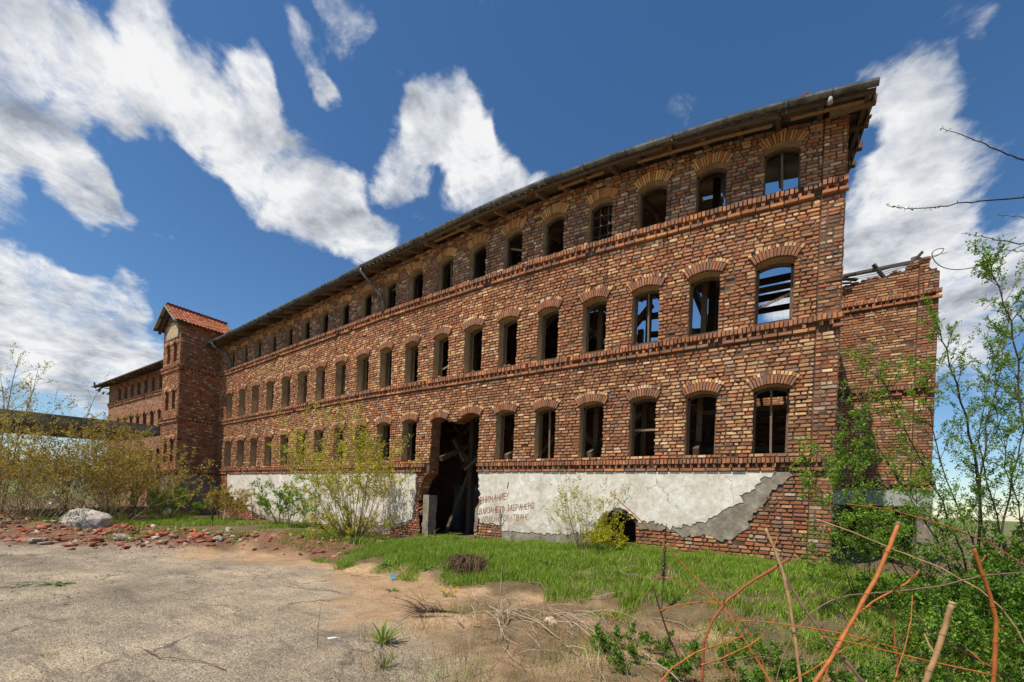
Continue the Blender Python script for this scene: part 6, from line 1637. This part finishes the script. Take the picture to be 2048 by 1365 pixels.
rosette('spiky_plant', 'smaller narrow leaved green plant at the bottom edge of the asphalt', 'plant', -3.72, -7.05, 26, .19, .014, 1.3, [lin(104, 124, 44), lin(88, 108, 40)], .3)
rosette('broad_leaf_plant', 'grey green broad leaved plant on the bank below the writing', 'plant', -4.55, -2.25, 12, .30, .09, .8, [lin(112, 146, 84), lin(126, 158, 96)], .8)
rosette('broad_leaf_plant', 'broad leaved plant at the left foot of the grass bank', 'plant', -7.85, -3.45, 12, .30, .07, .8, [lin(110, 146, 66), lin(134, 160, 84)], .8)
rosette('broad_leaf_plant', 'broad leaved plant beside the dead root clump', 'plant', -6.75, -3.35, 12, .26, .06, .7, [lin(92, 130, 56), lin(112, 146, 66)], .8)
rosette('broad_leaf_plant', 'green leafy plant at the rubble edge below the far plaster', 'plant', -14.0, -2.6, 14, .42, .09, .9, [lin(104, 142, 60), lin(120, 156, 76)], .7)
rosette('dandelion', 'flat green dandelion plant on the dirt mound', 'plant', -4.15, -5.2, 11, .20, .045, .5, [lin(92, 130, 40), lin(108, 146, 48)], .5)
rosette('dandelion', 'small green plant alone on the sandy dirt', 'plant', -6.26, -4.73, 9, .17, .04, .8, [lin(92, 124, 40)], .6)
rosette('dandelion', 'low green weed growing from the yard, right one of two at the left', 'plant', -10.4, -8.03, 12, .26, .06, .35, [lin(86, 110, 40), lin(98, 124, 50)], .3)
rosette('dandelion', 'low green weed growing from the yard, left one of two at the left', 'plant', -10.6, -8.42, 8, .22, .05, .25, [lin(86, 110, 40)], .2)
t = empty('yellow_flowers', (-5.26, -4.37, g(-5.26, -4.37))); tag(t, 'small clump of yellow flowers on the bare dirt', 'flowers')
mbs, mbf = MB(), MB()
for i in range(16):
    b = np.array([-5.26, -4.37, g(-5.26, -4.37) - .01]) + np.append(vr.normal(0, .04, 2), 0); e = b + np.array([vr.normal(0, .07), vr.normal(0, .07), vr.uniform(.08, .19)]); mbs.tube([b, e], [.003, .002], 4, lin(92, 124, 44))
    for q in range(4):
        p = e + vr.normal(0, .012, 3); a = vr.normal(0, 1, 3); u1 = unit(np.cross(a, [0, 0, 1])) * .014; u2 = unit(np.cross(u1, a)) * .014; mbf.add([p - u1, p + u2, p + u1, p - u2], [(0, 1, 2, 3)], lin(222, 188, 30))
mbs.build('stalks', M['leaf'], t); mbf.build('blossoms', M['leaf'], t)
# dead root clump on the bank
cx, cy = -5.95, -3.0; t = empty('root_clump', (cx, cy, g(cx, cy))); tag(t, 'drooping brown dead root clump on the face of the grass bank', 'root clump')
mb = MB()
for i in range(420):
    a = vr.uniform(0, 2 * math.pi); q = math.sqrt(vr.random()); top = np.array([cx + .42 * q * math.cos(a), cy + .2 * q * math.sin(a), g(cx, cy) + .20 - .10 * q + .10 * float(vnoise(cx + q * math.cos(a), cy + math.sin(a), .18, 48))]); o_ = unit([math.cos(a) + vr.normal(0, .5), math.sin(a) - .6 + vr.normal(0, .4), vr.normal(.1, .35)]); l = vr.uniform(.08, .34)
    mb.tube([top, top + o_ * l * .4 + np.array([0, 0, .02]), top + o_ * l * .7 + np.array([0, 0, -.10]), top + o_ * l * .8 + np.array([vr.normal(0, .03), 0, -.26])], [.006, .005, .004, .002], 4, tuple(np.array([lin(104, 82, 60), lin(84, 64, 48), lin(128, 104, 78)][vr.integers(3)])))
mb.build('roots', M['twig'], t)
rock('soil_core', (cx, cy + .05, g(cx, cy) + .10), (.72, .42, .26), [lin(96, 76, 58)], None, None, 9).parent = None
sc_ = [o for o in bpy.data.objects if o.name == 'soil_core'][0]; sc_.parent = t; sc_.matrix_parent_inverse = Matrix.Translation(-WT[t.name]); 
for k in ('label', 'category'):
    if k in sc_: del sc_[k]
# dead weed lying flat, like a broom
t = empty('fallen_weed', (-4.5, -5.7, .05)); tag(t, 'dark dead weed lying flat like a broom beside the spiky plant', 'dead weed')
mb = MB(); root = np.array([-4.15, -5.45, g(-4.15, -5.45) + .06]); mid = np.array([-4.62, -5.68, .10])
mb.tube([root, (root + mid) / 2 + np.array([0, 0, .03]), mid], [.014, .014, .012], 6, lin(84, 66, 52))
for i in range(90):
    s = vr.random(); b = root + (mid - root) * (.3 + .7 * s); d = unit(np.array([-.86, -.42, 0]) + vr.normal(0, .33, 3)); l = vr.uniform(.18, .5) * (.6 + .5 * s); e = b + d * l; e[2] = max(g(e[0], e[1]) + .01, e[2] + .03)
    mb.tube([b, (b + e) / 2 + np.array([0, 0, .05]), e], [.003, .0026, .0014], 4, tuple(np.array([lin(96, 74, 58), lin(74, 58, 46)][vr.integers(2)])))
mb.build('stems', M['twig'], t)
# dead twigs
t = empty('twig_pile', (-3.2, -4.9, .05)); tag(t, 'tangle of pale dead twigs strewn over the dirt below the bank', 'twigs')
for i in range(80):
    x, y = vr.normal(-3.2, .8), vr.normal(-4.8, .6); a = vr.normal(-.55, .6) + (math.pi if vr.random() < .3 else 0); l = vr.uniform(.3, 1.0); mb = MB(); pts = []; z = vr.uniform(.02, .16)
    for q in range(6):
        px_, py_ = x + math.cos(a) * l * q / 5, y + math.sin(a) * l * q / 5; pts.append((px_, py_, g(px_, py_) + .012 + z * math.sin(q / 5 * math.pi))); a += vr.normal(0, .12)
    c = [lin(176, 160, 132), lin(150, 132, 106), lin(192, 178, 150)][vr.integers(3)]; mb.tube(pts, [.006 * (1 - .12 * q) for q in range(6)], 5, c); mb.build('twig', M['twig'], t, smooth=True)
DEAD = [([(-2.72, -5.33), (-3.1, -5.2), (-3.6, -5.0), (-4.05, -4.95)], .011, .07, 'long pale dead branch running from the mound to the cream stone'), ([(-5.9, -8.2), (-5.5, -8.2), (-5.1, -8.0), (-4.75, -7.95)], .006, .02, 'thin brown stick lying alone on the asphalt'), ([(-6.2, -1.9), (-5.8, -2.1), (-5.4, -2.1)], .010, .03, 'pale stick in the grass below the writing'),
        ([(-4.0, -2.6), (-3.7, -2.9), (-3.5, -3.2), (-3.1, -3.4)], .007, .05, 'pale bent twig on the bank by the broad leaved plant'), ([(-5.5, -2.4), (-5.0, -3.2), (-4.6, -3.8)], .006, .10, 'pale twig slanting down the middle of the bank'), ([(-3.2, -2.4), (-2.8, -2.7), (-2.3, -2.6)], .006, .14, 'pale arching twig on the bank right of the yellow bush'),
        ([(-9.9, -.3), (-9.2, -.45), (-8.5, -.6)], .018, .04, 'pale plank like branch across the doorway threshold'), ([(-9.4, -.25), (-9.3, -.5), (-9.1, -.6)], .012, .22, 'forked bare branch standing on the doorway threshold'), ([(-7.9, -4.35), (-7.6, -4.3), (-7.4, -4.0)], .007, .02, 'brown twig on the sand below the bank')]
for pts, r, hgt, lab in DEAD:
    mb = MB(); P = [np.array(p) for p in pts]; fine = []
    for a, b in zip(P[:-1], P[1:]):
        for q in range(4): fine.append(a + (b - a) * q / 4)
    fine.append(P[-1]); n = len(fine); pp = [(x, y, g(x, y) + r * .8 + hgt * math.sin(i / (n - 1) * math.pi) + float(vr.normal(0, .006))) for i, (x, y) in enumerate(fine)]
    mb.tube(pp, [r * (1 - .5 * i / n) for i in range(n)], 6, lin(168, 148, 118) if 'pale' in lab else lin(118, 92, 70))
    for q in range(3):
        i = int(vr.integers(2, n - 1)); s = np.array(pp[i]); e = s + np.array([vr.normal(0, .15), vr.normal(0, .15), abs(vr.normal(.05, .06))]); mb.tube([s, e], [r * .5, r * .2], 4, lin(150, 130, 104))
    tag(mb.build('dead_stick', M['twig'], org=pp[0], smooth=True), lab, 'stick')
def dry_weed(x, y, H, label, style, r=.006):
    z = g(x, y); mb = MB(); c = lin(86, 70, 58); t = empty('dry_weed', (x, y, z)); tag(t, label, 'dead weed')
    top = np.array([x + .02, y, z + H]); mb.tube([(x, y, z - .02), (x + .01, y + .01, z + H * .5), tuple(top)], [r, r * .8, r * .4], 5, c); mb.build('stalk', M['twig'], t)
    mb = MB()
    if style == 'plume':
        for i in range(26):
            s = vr.uniform(.45, .95); b = np.array([x + .015 * s, y, z + H * s]); a = vr.uniform(0, 6.28); e = b + np.array([math.cos(a) * .13, math.sin(a) * .13, .30]) * vr.uniform(.5, 1.0) * H; mb.tube([b, (b + e) / 2 + np.array([math.cos(a), math.sin(a), 0]) * .02, e], [.004, .004, .002], 4, c)
    else:
        for i in range(240):
            s = vr.uniform(.35, 1.0); b = np.array([x + .015 * s, y, z + H * s]); e = b + vr.normal(0, .028, 3) * (1.25 - s); mb.tube([b, e], [.003, .006], 4, tuple(np.array(lin(74, 58, 48)) * vr.uniform(.7, 1.4)))
    mb.build('seed_head', M['twig'], t)
dry_weed(-6.68, -.81, .85, 'dark dry weed with upswept branches in front of the writing', 'plume', .008)
dry_weed(-1.98, -3.6, 1.25, 'tall dark dry seed stalk on the bank in front of the brick base', 'dense', .008)
mb = MB(); mb.tube([(-4.62, -7.15, .0), (-4.63, -7.15, .25), (-4.60, -7.14, .52)], [.003, .0025, .0012], 4, lin(92, 74, 60)); tag(mb.build('dry_weed', M['twig'], org=(-4.62, -7.15, .0)), 'single thin dry stalk standing on the asphalt near the bottle', 'dead weed')
dry_weed(-18.6, -2.6, .7, 'dark dry weed near the tower bush', 'dense', .012)
dry_weed(-19.2, -.9, .7, 'dark dry weed before the far plaster', 'plume', .012)
